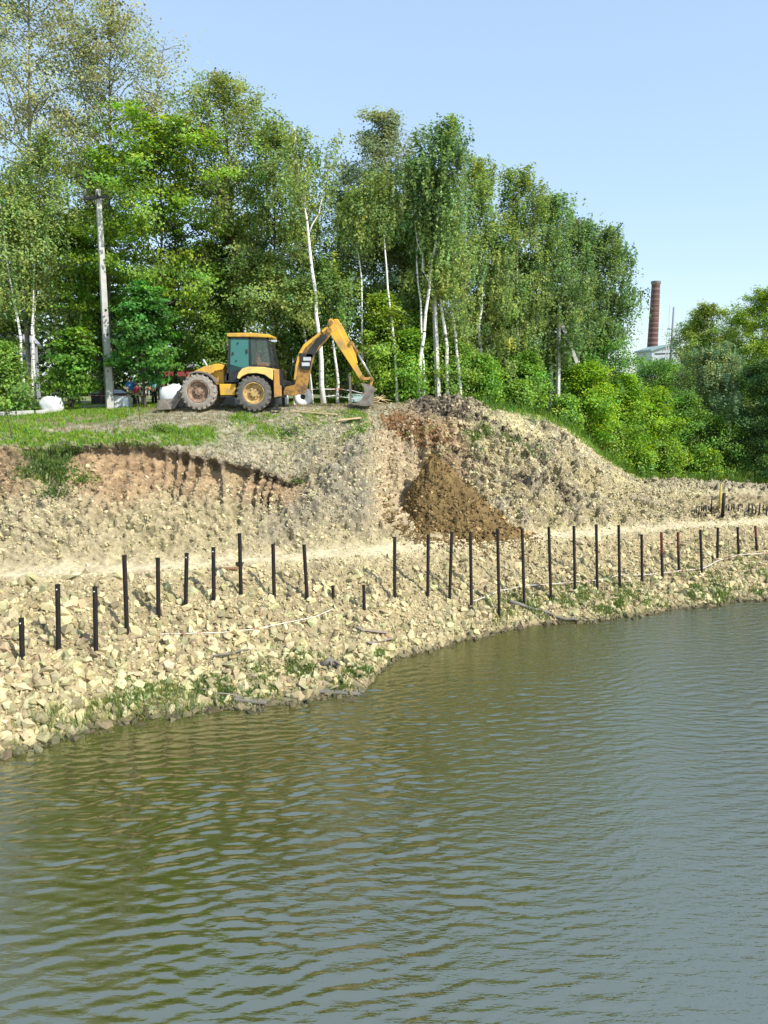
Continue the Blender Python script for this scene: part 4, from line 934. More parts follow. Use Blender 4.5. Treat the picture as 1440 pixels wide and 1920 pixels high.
# ------------------------------------------------------------------ driftwood and planks
def lie(name, label, a, b, w, h, mat, cat, up=.05, jit=0.0, rnd=False):
    A = hit(*a) + Vector((0, 0, up)); B = hit(*b) + Vector((0, 0, up)); mb = MB()
    if rnd:
        n = 6; mb.tube([A.lerp(B, i / n) + Vector((0, 0, .02 * math.sin(i * 1.7))) for i in range(n + 1)], [w / 2 * (1 - .35 * i / n) for i in range(n + 1)], 8)
    else: mb.bar(A, B, w, h)
    o = mb.build(name, mat, smooth=rnd, bevel=0 if rnd else .006); tag(o, label, cat); return o
lie('drift_log', 'grey log sloping down to the water below the posts', (955, 1133), (1040, 1158), .13, 0, MAT['driftwood'], 'log', .10, rnd=True)
lie('drift_log', 'short dark branch in the water beside the sloping log', (1040, 1160), (1085, 1166), .09, 0, MAT['driftwood'], 'log', .06, rnd=True)
lie('plank', 'weathered board floating at the tip of the gravel spit', (575, 1296), (682, 1303), .26, .04, MAT['driftwood'], 'plank', .05)
lie('plank', 'grey board lying flat on the stones above the gravel spit', (672, 1186), (725, 1192), .30, .03, MAT['board'], 'plank', .12)
lie('plank', 'second grey board just below the flat one above the spit', (690, 1213), (735, 1203), .16, .03, MAT['board'], 'plank', .12)
lie('plank', 'flat grey plank at the water edge left of the spit', (440, 1315), (500, 1322), .22, .05, MAT['driftwood'], 'plank', .08)
lie('drift_log', 'thin bleached stick on the green gravel', (370, 1297), (452, 1312), .05, 0, MAT['board'], 'log', .08, rnd=True)
lie('drift_log', 'short thick branch on the stones left of the spit', (400, 1236), (470, 1222), .07, 0, MAT['driftwood'], 'log', .08, rnd=True)
lie('plank', 'long fresh plank on the plateau in front of the tape line', (548, 775), (632, 782), .14, .05, MAT['plank'], 'plank', .10)
lie('plank', 'shorter fresh plank beside the grass near the rust brown earth', (633, 793), (677, 788), .14, .05, MAT['plank'], 'plank', .10)
lie('plank', 'pale lath lying behind the long fresh plank', (560, 772), (612, 776), .09, .04, MAT['plank'], 'plank', .08)
lie('plank', 'brown board lying across the track edge near the eighth post', (412, 1069), (446, 1069), .12, .05, plain('brownboard', (.25, .14, .07), .9), 'plank', .06)
def root_clump():
    p = hit(618, 1250); t = empty('tree_stump', p); tag(t, 'tangled grey roots of a dead stump on the gravel spit', 'stump'); r = random.Random(4)
    mb = MB(); mb.tube([(-.25, 0, .02), (0, 0, .16), (.3, -.05, .08)], [.08, .11, .06], 8); mb.build('stump', MAT['driftwood'], t, smooth=True)
    for k in range(7):
        a = r.uniform(0, 6.28); m = MB(); L = r.uniform(.2, .45)
        m.tube([(0, 0, .1), (math.cos(a) * L * .5, math.sin(a) * L * .5, .2), (math.cos(a) * L, math.sin(a) * L, r.uniform(0, .12))], [.045, .03, .01], 6); m.build('root', MAT['driftwood'], t, smooth=True)
root_clump()

# ------------------------------------------------------------------ backhoe loader
YN = 31.0; bp0 = at_y(425, 769, YN); SC = 46.6
def L2(px, py): return ((px - 425) / SC, (768 - py) / SC)
YC = YN + 1.12
bh = empty('backhoe_loader', (bp0.x, YC, bp0.z)); tag(bh, 'yellow backhoe loader on the plateau with its dusty wheels and rear arm raised', 'backhoe loader')
NS, FS = -1.12, 1.12   # near and far side
def wheel(px, py, R, side, rimm, tyrem):
    x, z = L2(px, py); w = .46; y0 = NS if side < 0 else FS - w
    e = empty('wheel'); e.parent = bh; e.location = (x, y0 + w / 2, z)
    t = MB(); h = w / 2
    t.lathe_y([(R * .60, -h * .80), (R * .66, -h), (R * .82, -h * 1.02), (R * .93, -h * .88), (R * .965, -h * .5), (R * .97, 0), (R * .965, h * .5), (R * .93, h * .88), (R * .82, h * 1.02), (R * .66, h), (R * .60, h * .80)], (0, 0, 0), 40)
    nl = 20
    for k in range(nl):
        for s in (-1, 1):
            a = 2 * math.pi * (k + (.5 if s > 0 else 0)) / nl
            M = Matrix.Rotation(-a, 4, 'Y')
            def P(r_, y_, da): return Matrix.Rotation(-(a + da), 4, 'Y') @ Vector((r_, y_, 0))
            da = .055
            vs = []
            for (r_, ) in ((R * .93,), (R * 1.015,)):
                vs += [P(r_, s * .01, -da + .17), P(r_, s * .01, da + .17), P(r_ * (.985 if r_ > R else .97), s * h * 1.0, da), P(r_ * (.985 if r_ > R else .97), s * h * 1.0, -da)]
            vs += [P(R * .82, s * h * 1.05, da * .8), P(R * .82, s * h * 1.05, -da * .8)]
            t.add(vs, [(0, 1, 2, 3), (7, 6, 5, 4), (0, 4, 5, 1), (1, 5, 6, 2), (3, 7, 4, 0), (2, 6, 8), (6, 7, 9, 8), (3, 9, 7), (2, 8, 9, 3)])
    t.build('tyre', tyrem, e, smooth=True, autos=True)
    r = MB(); s = side
    r.lathe_y([(R * .62, s * h * .92), (R * .58, s * h * .95), (R * .55, s * h * .70), (R * .50, s * h * .30), (R * .36, s * h * .22), (R * .34, s * h * .40), (R * .20, s * h * .42), (R * .19, s * h * .75), (0.001, s * h * .78)], (0, 0, 0), 32)
    r.build('rim', rimm, e, smooth=True, autos=True)
    b = MB()
    for k in range(8):
        a = k * math.pi / 4; c = (R * .27 * math.cos(a), R * .27 * math.sin(a))
        b.tube([(c[0], s * h * .40, c[1]), (c[0], s * h * .52, c[1])], .025, 6)
    b.build('wheel_nuts', MAT['dark'], e)
wheel(373, 734, .71, -1, MAT['rimrust'], MAT['tyre_dusty']); wheel(476, 737, .70, -1, MAT['rim'], MAT['tyre'])
wheel(373, 734, .71, 1, MAT['rimrust'], MAT['tyre_dusty']); wheel(476, 737, .70, 1, MAT['rim'], MAT['tyre'])
def pr(name, pts, y0, y1, mat, parent=None, bevel=.012):
    return MB().prism([L2(*p) for p in pts], y0, y1).build(name, mat, parent or bh, bevel=bevel)
pr('chassis', [(352, 728), (352, 708), (410, 700), (520, 700), (524, 745), (410, 745)], -.42, .42, MAT['dark'])
ax = MB(); 
for p in ((373, 734), (476, 737)): x, z = L2(*p); ax.tube([(x, NS + .15, z), (x, FS - .15, z)], .11, 10)
ax.build('axle', MAT['dark'], bh, smooth=True)
pr('bonnet', [(358, 716), (357, 703), (372, 694), (398, 684), (416, 682), (416, 722), (360, 722)], -.46, .46, MAT['yellow'], bevel=.05)
pr('grille', [(353.5, 716), (353.5, 704), (357.3, 703), (357.3, 716)], -.38, .38, MAT['dark'])
for s in (-1, 1):
    y0, y1 = (s * .62 - .07, s * .62 + .07)
    pr('loader_arm', [(407, 682), (420, 685), (416, 693), (385, 699), (362, 706), (353, 716), (349, 730), (340, 732), (340, 722), (347, 709), (357, 699), (380, 688)], y0, y1, MAT['yellow'] if s < 0 else MAT['orange'])
    pr('lift_cylinder', [(365, 712), (399, 694), (401, 698), (367, 716)], s * .80 - .05, s * .80 + .05, MAT['yellow'])
    pr('loader_link', [(336, 727), (350, 724), (352, 733), (340, 742), (322, 767), (309, 762), (322, 744)], s * .62 - .09, s * .62 + .085, MAT['buck'])
# pivot boss on loader
m = MB(); x, z = L2(334, 737); m.tube([(x, -.78, z), (x, .78, z)], .12, 14); m.build('pivot_pin', MAT['buck'], bh, smooth=True, autos=True)
pr('loader_bucket', [(318, 767), (297, 768), (292, 765), (293, 756), (297, 749), (302, 748), (307, 752), (314, 757)], -.95, .95, MAT['buck'])
pr('side_tank', [(410, 720), (441, 720), (439, 741), (411, 741)], -.86, -.44, MAT['yellow'], bevel=.03)
pr('step', [(411, 742.5), (440, 742.5), (439, 745), (412, 745)], -.92, -.45, MAT['dark'])
pr('side_tank', [(410, 720), (441, 720), (439, 741), (411, 741)], .44, .86, MAT['yellow'], bevel=.03)
# front mudguard: thin curved arc
def arc(name, cx, cy, r0, r1, a0, a1, y0, y1, mat):
    pts = []
    for k in range(13): a = math.radians(a0 + (a1 - a0) * k / 12); pts.append((cx + r1 * math.cos(a), cy - r1 * math.sin(a)))
    for k in range(12, -1, -1): a = math.radians(a0 + (a1 - a0) * k / 12); pts.append((cx + r0 * math.cos(a), cy - r0 * math.sin(a)))
    mb = MB(); n = len(pts); h = n // 2
    P = [L2(*p) for p in pts]; vs = [(x, y0, z) for x, z in P] + [(x, y1, z) for x, z in P]; fs = []
    for k in range(h - 1):
        a, b, c, d = k, k + 1, n - 2 - k, n - 1 - k
        fs += [(a, b, c, d), (n + d, n + c, n + b, n + a), (a, n + a, n + b, b), (d, c, n + c, n + d)]
    fs += [(0, n - 1, 2 * n - 1, n), (h - 1, n + h - 1, n + h, h)]
    mb.add(vs, fs); return mb.build(name, mat, bh)
arc('mudguard', 374, 735, 36, 38.5, 28, 118, NS - .02, NS + .48, MAT['buck']); arc('mudguard', 374, 735, 36, 38.5, 28, 118, FS - .48, FS + .02, MAT['buck'])
# rear fender (pale yellow panel)
fend = [(446, 709), (449, 700), (456, 692), (468, 688.5), (495, 689), (511, 692), (513, 700), (512, 713), (507, 710), (497, 703), (482, 700), (466, 701), (455, 706), (450, 711)]
pr('fender', fend, NS - .03, NS + .5, MAT['cream'], bevel=.02); pr('fender', fend, FS - .5, FS + .03, MAT['cream'], bevel=.02)
# cab
cab = empty('cab'); cab.parent = bh; CN, CF = -.80, .80
pr('cab_floor', [(420, 716), (446, 717), (448, 706), (508, 700), (508, 694), (452, 692), (425, 700), (420, 708)], CN, CF, MAT['dark'], cab)
for y0 in (CN, CF - .07):
    for pts in ([(430, 634), (434, 634), (427.5, 714), (423, 714)], [(467.5, 634), (471, 634), (470, 689), (466.5, 689)], [(500, 635), (504, 635), (512, 690), (507.5, 690)],
                [(430, 634), (504, 635), (504, 638.5), (430, 637)], [(470, 685), (509, 687), (510, 692), (470, 690)]):
        pr('cab_pillar', pts, y0, y0 + .07, MAT['dark'], cab, bevel=.005)
pr('door_glass', [(434, 637), (467, 637), (466, 689), (452, 690), (431, 684)], CN + .02, CN + .035, MAT['glass'], cab, bevel=0)
pr('door_panel', [(430.5, 685), (452, 690.5), (466, 689.5), (458, 692), (450, 700), (447, 712), (428, 713)], CN + .01, CN + .05, MAT['darkdoor'], cab, bevel=0)
pr('rear_side_glass', [(471, 638.5), (500.5, 638.5), (507, 685), (471, 684)], CN + .02, CN + .03, MAT['glass2'], cab, bevel=0)
pr('rear_side_glass', [(471, 638.5), (500.5, 638.5), (507, 685), (471, 684)], CF - .03, CF - .02, MAT['glass2'], cab, bevel=0)
pr('door_glass', [(434, 637), (467, 637), (466, 689), (452, 690), (431, 684)], CF - .035, CF - .02, MAT['glass'], cab, bevel=0)
pr('windscreen', [(429.5, 637), (431, 637), (425, 690), (423.5, 690)], CN + .09, CF - .09, MAT['glass2'], cab, bevel=0)
pr('cab_roof', [(427, 628), (430, 627), (470, 626.5), (506, 629.5), (509, 632), (508, 635.5), (470, 634), (432, 634), (427, 633)], CN - .07, CF + .07, MAT['yellow'], cab, bevel=.03)
for nm_, px_, py_, w_, h_ in (('door_handle', 463, 660, .03, .08), ('door_hinge', 437, 664, .03, .05), ('door_hinge', 443, 677, .02, .03), ('door_hinge', 447, 645, .02, .03)):
    x, z = L2(px_, py_); MB().box(x - w_, x + w_, CN - .02, CN + .018, z - h_, z + h_).build(nm_, MAT['dark'], cab)
st = MB().prism([L2(*p) for p in ((473, 690), (473, 662), (478, 659), (481, 678), (496, 680), (497, 690))], -.25, .25).build('driver_seat', MAT['seat'], cab, bevel=.04)
# steering wheel
sw = MB(); pts = []
x, z = L2(448, 676)
for k in range(17): a = 2 * math.pi * k / 16; pts.append((x + .06 * math.cos(a), .2 * math.sin(a), z + .16 * math.cos(a)))
sw.tube(pts, .015, 6, cap=False); sw.tube([(x, 0, z), (x - .2, 0, z - .5)], .02, 6); sw.build('steering_wheel', MAT['dark'], cab)
wl = MB(); x, z = L2(514, 641); wl.box(x - .12, x + .1, CN + .05, CN + .16, z - .04, z + .04); wl.bar((x - .3, CN + .1, z + .03), (x, CN + .1, z), .03); wl.build('work_light', MAT['pale'], cab, bevel=.01)
mr_ = MB(); x, z = L2(426, 650); mr_.box(x - .04, x + .0, CN - .22, CN - .04, z - .2, z + .14); mr_.bar((x, CN - .05, z), (x + .12, CN + .03, z), .025); mr_.build('mirror', MAT['dark'], cab, bevel=.01)
ex = MB(); x, z = L2(381, 684); x2, z2 = L2(375, 674); ex.tube([(x, -.2, z - .2), (x, -.2, z), (x2, -.2, z2)], .04, 8); ex.build('exhaust_pipe', MAT['pale'], bh, smooth=True)
# rear frame, stabiliser
pr('rear_frame', [(512, 695), (524, 693), (524, 745), (512, 747)], -1.0, 1.0, MAT['dark'])
for s, y0 in ((-1, -1.13), (1, .93)):
    g = pr('stabiliser_leg', [(514, 694), (523.5, 693), (524, 722), (527, 724), (527, 742), (514, 745)], y0, y0 + .20, MAT['orange'])
    pr('stabiliser_ram', [(515.5, 745), (521, 745), (521, 766), (515.5, 766)], y0 + .05, y0 + .15, MAT['dark'])
    pr('stabiliser_foot', [(511, 765), (525, 765), (526, 768.5), (510, 768.5)], y0 - .08, y0 + .28, MAT['dark'])
pr('kingpost', [(527, 726), (545, 722), (556, 716), (560, 738), (545, 742), (527, 741)], -.30, .30, MAT['boomyel'])
pr('slew_frame', [(524, 712), (540, 716), (548, 722), (536, 726), (524, 726)], -.22, .22, MAT['dark'])
# boom
pr('boom', [(549, 738), (547, 712), (551, 690), (557, 668), (568, 650), (592, 632), (612, 616), (619, 620), (617, 630), (600, 648), (586, 664), (579, 690), (574, 712), (568, 735), (558, 740)], -.16, .16, MAT['boomyel'], bevel=.02)
pr('boom_rim', [(546, 712), (549, 688), (555, 664), (566, 646), (590, 628), (611, 612), (613, 616), (592, 633), (569, 652), (560, 668), (553, 690), (550, 712)], -.20, .20, MAT['yellow'], bevel=.01)
pr('boom_ram', [(569, 668), (590, 636), (608, 626), (612, 632), (598, 644), (580, 676)], -.24, -.165, MAT['dark'])
bp_ = MB(); 
for (cx, cy) in ((572, 673), (569, 683)):
    x, z = L2(cx, cy); bp_.box(x - .15, x + .17, -.252, -.241, z - .07, z + .07)
pr('boom_cover', [(557, 662), (584, 664), (577, 694), (562, 692)], -.24, -.165, MAT['dark']); bp_.build('name_plate', MAT['pale'], bh)
ho = MB(); P = [(603, 628), (598, 618), (606, 612), (614, 611)]; ho.tube([(L2(*p)[0], -.22, L2(*p)[1]) for p in P], .02, 6)
P = [(546, 722), (540, 700), (546, 680), (556, 664)]; ho.tube([(L2(*p)[0], -.22, L2(*p)[1]) for p in P], .022, 6); P = [(527, 730), (536, 716), (548, 720), (553, 706)]; ho.tube([(L2(*p)[0], -.30, L2(*p)[1]) for p in P], .022, 6)
ho.build('hydraulic_hose', MAT['dark'], bh, smooth=True)
pr('dipper', [(613, 601), (617, 598), (623, 601), (652, 655), (676, 702), (679, 710), (673, 713), (668, 706), (646, 672), (628, 645), (614, 624)], -.17, .17, MAT['yellow'], bevel=.015)
pr('dipper_ram', [(623, 599), (631, 599), (640, 613), (653, 640), (664, 664), (668, 682), (661, 678), (648, 652), (632, 620)], -.10, .10, MAT['yellow'], bevel=.015)
for p, rr in (((617, 606), .10), ((615, 620), .10), ((677, 707), .08), ((695, 710), .07), ((655, 643), .08), ((552, 732), .13)): x, z = L2(*p); MB().tube([(x, -.24, z), (x, .24, z)], rr, 12).build('pivot_pin', MAT['boomyel'], bh, smooth=True, autos=True)
cy = MB(); cy.tube([(L2(655, 642)[0], 0, L2(655, 642)[1]), (L2(668, 662)[0], 0, L2(668, 662)[1])], .07, 10); cy.build('bucket_ram_barrel', MAT['boomyel'], bh, smooth=True)
cy = MB(); cy.tube([(L2(668, 662)[0], 0, L2(668, 662)[1]), (L2(695, 709)[0], 0, L2(695, 709)[1])], .042, 10); cy.build('bucket_ram_rod', MAT['chrome'], bh, smooth=True)
for s in (-1, 1):
    pr('bucket_link', [(674, 708), (696, 707), (697.5, 712), (675, 713)], s * .15 - .03, s * .15 + .03, MAT['orange']); pr('bucket_link', [(693, 709), (698, 709), (694, 728), (689, 727)], s * .15 - .03, s * .15 + .03, MAT['orange'])
# digging bucket as a curved shell with sides
def dig_bucket():
    outer = [(674, 718), (690, 721), (701, 727), (702, 733), (698, 737), (698, 752), (694, 759), (684, 761.5), (672, 760), (656, 758)]
    inner = [(657, 756), (673, 756.5), (683, 757.5), (691, 755), (694.5, 750), (694.5, 738), (697, 732), (689, 725), (675, 722)]
    pr('bucket_shell', outer + inner, -.42, .42, MAT['buck'], bevel=0)
    side = [(675, 721), (690, 723), (698, 732), (696, 752), (690, 758), (674, 758), (660, 757), (674, 750), (682, 738), (680, 727)]
    for y in (-.425, .395): pr('bucket_side', side, y, y + .03, MAT['buck'], bevel=0)
    for k in range(4):
        y = -.38 + k * .235; pr('bucket_tooth', [(662, 756.2), (662, 759.5), (648, 760)], y, y + .07, MAT['dark'], bevel=0)
dig_bucket()

# ------------------------------------------------------------------ poles
def cpole(label, pb, pt, Y, w0, w1, arm=None, brace=None, topd=None):
    B = at_y(*pb, Y); B.z = gz(B.x, Y) - .1; Tt = at_y(*pt, Y); t = empty('utility_pole', B); tag(t, label, 'utility pole'); d = Tt - B
    vs = []
    for p, w in ((Vector((0, 0, 0)), w0), (d, w1)):
        for sx, sy in ((-1, -1), (1, -1), (1, 1), (-1, 1)):
            v = Vector((sx * w / 2, sy * w / 2 * 1.1, 0)); v.rotate(Matrix.Rotation(math.radians(32), 3, 'Z')); vs.append(p + v)
    MB().add(vs, [(3, 2, 1, 0), (4, 5, 6, 7), (0, 1, 5, 4), (1, 2, 6, 5), (2, 3, 7, 6), (3, 0, 4, 7)]).build('post', MAT['concrete'], t, bevel=.015)
    if arm:
        (xa, ya), (xb, yb) = arm; A = at_y(xa, ya, Y - .18) - B; E = at_y(xb, yb, Y - .18) - B; MB().bar(A, E, .09).build('crossarm', MAT['dark'], t)
        for f in (.04, .5, .96):
            q = A.lerp(E, f); ins = MB(); ins.tube([q + Vector((0, 0, .03)), q + Vector((0, 0, .08)), q + Vector((0, 0, .15)), q + Vector((0, 0, .2))], [.02, .05, .045, .015], 8); ins.build('insulator', MAT['dark'], t, smooth=True)
    if brace:
        (xa, ya), (xb, yb) = brace; A = at_y(xa, ya, Y) - B; E = at_y(xb, yb, Y) - B; E2 = A + (E - A) * 1.35; MB().bar(A, E2, .17).build('brace', MAT['concrete'], t)
    return t
cpole('tall pale concrete pole with a dark crossarm, left of the digger', (206, 770), (184, 356), 34.3, .30, .19, arm=((157, 373), (209, 367)))
cpole('concrete pole with a dark crossarm among the white birch trunks', (822, 756), (812, 505), 35.4, .20, .13, arm=((791, 514), (832, 512)))
cpole('concrete pole with a slanting brace in front of the dark birches', (1048, 700), (1049, 562), 40.5, .20, .14, brace=((1052, 605), (1074, 661)))

# ------------------------------------------------------------------ far buildings and chimney
def chimney():
    Y = 240; B = at_y(1226, 700, Y); B.x = at_y(1225, 620, Y).x; T_ = at_y(1223.5, 527, Y); t = empty('brick_chimney', B); tag(t, 'tall round red brick factory chimney with pale bands', 'chimney'); h = T_.z - B.z
    r0, r1 = 1.72, 1.22; n = 26; mb = MB(); mb.tube([(0, 0, h * i / n) for i in range(n + 1)], [r0 + (r1 - r0) * i / n for i in range(n + 1)], 28)
    m, nt, p = new_mat('chimney_brick'); p.inputs['Roughness'].default_value = .9
    tc = N(nt, 'ShaderNodeTexCoord'); sx = N(nt, 'ShaderNodeSeparateXYZ'); nt.links.new(tc.outputs['Object'], sx.inputs[0])
    wv = N(nt, 'ShaderNodeMath'); wv.operation = 'MULTIPLY'; wv.inputs[1].default_value = 2 * math.pi / 1.45; nt.links.new(sx.outputs[2], wv.inputs[0])
    sn = N(nt, 'ShaderNodeMath'); sn.operation = 'SINE'; nt.links.new(wv.outputs[0], sn.inputs[0])
    nz = N(nt, 'ShaderNodeTexNoise', Scale=.8, Detail=5.0); nt.links.new(tc.outputs['Object'], nz.inputs['Vector'])
    ad = N(nt, 'ShaderNodeMath'); ad.operation = 'ADD'; nt.links.new(sn.outputs[0], ad.inputs[0]); nt.links.new(nz.outputs['Fac'], ad.inputs[1])
    cr = N(nt, 'ShaderNodeValToRGB'); cr.color_ramp.elements[0].position = .55; cr.color_ramp.elements[0].color = (.115, .055, .047, 1); cr.color_ramp.elements[1].position = 1.3 / 1.6; cr.color_ramp.elements[1].color = (.21, .135, .115, 1)
    nt.links.new(ad.outputs[0], cr.inputs[0]); nt.links.new(cr.outputs[0], p.inputs['Base Color'])
    mb.build('shaft', m, t, smooth=True, autos=True)
    for k in range(15):
        z = h * (.1 + .055 * k); rr = r0 + (r1 - r0) * z / h; MB().lathe_y([(rr, 0)], (0, 0, 0)) if False else None
        b = MB(); b.tube([(0, 0, z - .12), (0, 0, z + .12)], rr + .05, 28); b.build('hoop', MAT['chband'], t, smooth=True, autos=True)
    c = MB(); c.tube([(0, 0, h - 1.1), (0, 0, h - .8), (0, 0, h - .1), (0, 0, h)], [r1, r1 + .24, r1 + .24, r1 + .1], 28); c.build('crown_ring', plain('crownstone', (.22, .20, .19), .9), t, smooth=True, autos=True)
MAT['chband'] = plain('chimney_hoop', (.16, .08, .065), .7)
chimney()
def factory():
    Y = 200; t = empty('factory_building', at_y(1250, 700, Y)); tag(t, 'light grey factory building with a sloping roof beside the chimney', 'building'); o = t.location
    def q(px, py): p = at_y(px, py, Y) - o; return (p.x, p.z)
    wm = plain('grey_panel', (.50, .54, .58), .7, scale=.2)
    MB().prism([q(1222, 705), (q(1222, 656)[0], q(1222, 656)[1]), q(1246, 648), q(1270, 645), q(1270, 705)], 0, 12).build('wall', wm, t)
    MB().prism([q(1219, 655), q(1246, 646.5), q(1272, 643), q(1272, 646), q(1246, 650), q(1219, 658.5)], -.6, 12.6).build('roof', plain('roof_sheet', (.27, .38, .38), .6), t)
    MB().prism([q(1228, 662.5), q(1269.5, 661), q(1269.5, 663), q(1228, 664.5)], -.12, -.01).build('band', MAT['dark'], t)
    MB().prism([q(1237, 673), q(1247, 670), q(1247, 692), q(1237, 692)], -.12, -.01).build('door', plain('door_teal', (.06, .12, .14), .5), t)
    MB().prism([q(1252, 672), q(1262, 671), q(1262, 680), q(1252, 680)], -.12, -.01).build('window', plain('win_dark', (.08, .10, .13), .3), t)
factory()
def mast(name, label, px, pyt, Y, w, lattice, cross=None):
    B = at_y(px, 700, Y); B.z = gz(B.x, Y) - .2; Tt = at_y(px, pyt, Y); t = empty(name, B); tag(t, label, 'mast'); h = Tt.z - B.z
    if lattice:
        for sx in (-1, 1): MB().bar((sx * w, 0, 0), (sx * w * .5, 0, h * .72), .12).build('mast_leg', MAT['pale'], t)
        r = MB(); k = 0
        while k * 1.3 < h * .7: f = k * 1.3 / (h * .72); ww = w * (1 - .5 * f); r.bar((-ww, 0, k * 1.3), (ww, 0, k * 1.3), .10); k += 1
        r.build('rung', MAT['pale'], t); MB().bar((0, 0, h * .7), (0, 0, h), .09).build('aerial', MAT['pale'], t)
    else:
        MB().tube([(0, 0, 0), (0, 0, h)], [.30, .17], 10).build('pole', plain('mast_grey', (.20, .22, .25), .6), t, smooth=True)
        a = MB(); 
        z = (at_y(px, 617, Y) - B).z; a.bar((-.95, 0, z), (1.1, 0, z), .14); z2 = (at_y(px, 638, Y) - B).z; a.bar((-.9, 0, z2), (1.5, 0, z2), .1); a.bar((1.1, 0, z), (.2, 0, z2), .1); a.build('crossarm', MAT['dark'], t)
mast('radio_mast', 'thin pale lattice mast between the chimney and the dark mast', 1248.5, 572, 150, .35, True)
mast('power_mast', 'dark slim mast with crossarms just right of the lattice mast', 1256, 576, 150, .35, False)

# ------------------------------------------------------------------ things on the plateau
def on_plateau(px, Y): x = (px - CXP) / FPX * Y / (CP + (CYP - 765) / FPX * SP); return Vector((x, Y, gz(x, Y)))
def bbag(label, px, Y, w, h, seed, mat='white', squash=1.0, name='bulk_bag', cat='bulk bag'):
    p = on_plateau(px, Y); bm = bmesh.new(); bmesh.ops.create_cube(bm, size=1); bmesh.ops.subdivide_edges(bm, edges=bm.edges, cuts=5, use_grid_fill=True); r = random.Random(seed)
    for v in bm.verts:
        c = v.co; d = c.normalized() * .62; v.co = c.lerp(d, .55); 
        nz_ = math.sin(c.x * 9 + seed) * math.cos(c.z * 7 + seed * 2) * .05 + r.gauss(0, .012); v.co += v.co.normalized() * nz_; v.co.x *= w; v.co.y *= w * squash; v.co.z = (v.co.z + .48) * h
    me = bpy.data.meshes.new(name); bm.to_mesh(me); bm.free(); me.materials.append(MAT[mat]); me.polygons.foreach_set('use_smooth', [True] * len(me.polygons))
    t = empty(name, p, r.uniform(-.4, .4)); tag(t, label, cat)
    o = bpy.data.objects.new('sack', me); COL.objects.link(o); o.parent = t
    l = MB()
    for sx in (-1, 1): l.tube([(sx * w * .3, -.05, h * .85), (sx * w * .28, 0, h * 1.08), (sx * w * .12, .05, h * .9)], .02, 5)
    l.build('lifting_loop', MAT[mat], t)
bbag('white bulk bag leaning behind the loader bucket', 327, 34.0, .95, .95, 1)
bbag('white bulk bag between the loader link and front wheel', 339, 33.9, .7, .5, 2)
bbag('white bulk bag showing just right of the front wheel', 402, 34.0, .8, .85, 3)
bbag('white bulk bag showing just left of the rear wheel', 443, 34.4, .6, .8, 4)
bbag('white bulk bag behind the stabiliser leg', 529, 34.2, .45, .6, 5)
bbag('small white sack with loose top left of the small dark tree', 98, 33.1, .75, .65, 6)
def cblock(label, px, Y, w, h, mat, name='concrete_block', cat='block'):
    p = on_plateau(px, Y); t = empty(name, p); tag(t, label, cat); 
    MB().box(-w / 2, w / 2, -.3, .3, 0, h).build('body', MAT[mat], t, bevel=.03); m = MB(); m.box(-w / 2 + .1, -w / 2 + .25, -.32, .32, -.02, .08); m.box(w / 2 - .25, w / 2 - .1, -.32, .32, -.02, .08); m.build('foot', MAT['concrete'], t)
cblock('pale grey block under the digger between its wheels', 423, 34.2, .95, .62, 'pale')
cblock('white low planter box right of the left pole', 227, 35.0, .75, .58, 'white', 'planter_box', 'planter')
cblock('narrow white box end beside the planter right of the pole', 240, 34.6, .25, .5, 'white', 'planter_box', 'planter')
def wtyre(label, px, Y, R):
    p = on_plateau(px, Y); t = empty('white_tyre', p + Vector((0, 0, 0)), .15); tag(t, label, 'painted tyre'); m = MB()
    m.lathe_y([(R * .28, -.10), (R * .40, -.16), (R * .8, -.17), (R, -.1), (R, .1), (R * .8, .17), (R * .4, .16), (R * .28, .10), (R * .28, -.10)], (0, 0, R * .98), 26); m.build('tyre', MAT['white'], t, smooth=True)
    m = MB(); m.tube([(0, -.05, R * .98), (0, .05, R * .98)], R * .29, 14); m.build('dark_hole', MAT['dark'], t)  # dark disc put into the ring's hole in place of its shade
    m = MB(); m.prism([(-R * 1.0, R * .25), (-R * 1.02, R * 1.1), (-R * .55, R * .95), (-R * .5, R * .1), (-R * .9, 0)], -.09, .09); m.build('side_panel', MAT['white'], t, bevel=.02)
    m = MB(); m.bar((-R * 2.0, 0, R * 1.3), (-R * .6, 0, R * 1.2), .05); m.build('rail', MAT['pale'], t)
wtyre('white ring with a dark hole standing by the tape below the boom', 568, 33.4, .40)
# weathered board screen behind the digging bucket
t = empty('board_table', on_plateau(655, 36.5)); tag(t, 'weathered brown board bench on posts behind the digger bucket', 'bench')
o = t.location
def q3(px, py, Y=36.5): p = at_y(px, py, Y) - o; return p
for (x0, x1, y0, y1) in ((607, 632, 726, 740), (634, 662, 722, 738), (664, 684, 718, 734), (683, 696, 716, 728)):
    a, b, c, d = q3(x0, y1), q3(x1, y1 - 2), q3(x1, y0 - 2), q3(x0, y0 + 1); th = Vector((0, .35, .1))
    MB().add([a, b, c, d, a + th, b + th, c + th, d + th], [(0, 1, 2, 3), (7, 6, 5, 4), (0, 4, 5, 1), (1, 5, 6, 2), (2, 6, 7, 3), (3, 7, 4, 0)]).build('board', MAT['board'], t)
for px in (612, 633, 658, 682):
    a = q3(px, 738); MB().bar((a.x, .1, -.1), (a.x, .1, a.z), .12).build('leg', MAT['board'], t)
t = empty('wooden_stake', on_plateau(658, 34.3)); tag(t, 'upright grey stake left of the digging bucket', 'stake'); MB().bar((0, 0, -.1), (-.04, 0, 1.25), .09).build('shaft', MAT['driftwood'], t); MB().bar((-.05, 0, 1.24), (-.05, 0, 1.30), .1).build('top_end', MAT['driftwood'], t)
t = empty('metal_barrier', on_plateau(655, 34.6)); tag(t, 'pale teal low barrier frame behind the digging bucket', 'barrier')
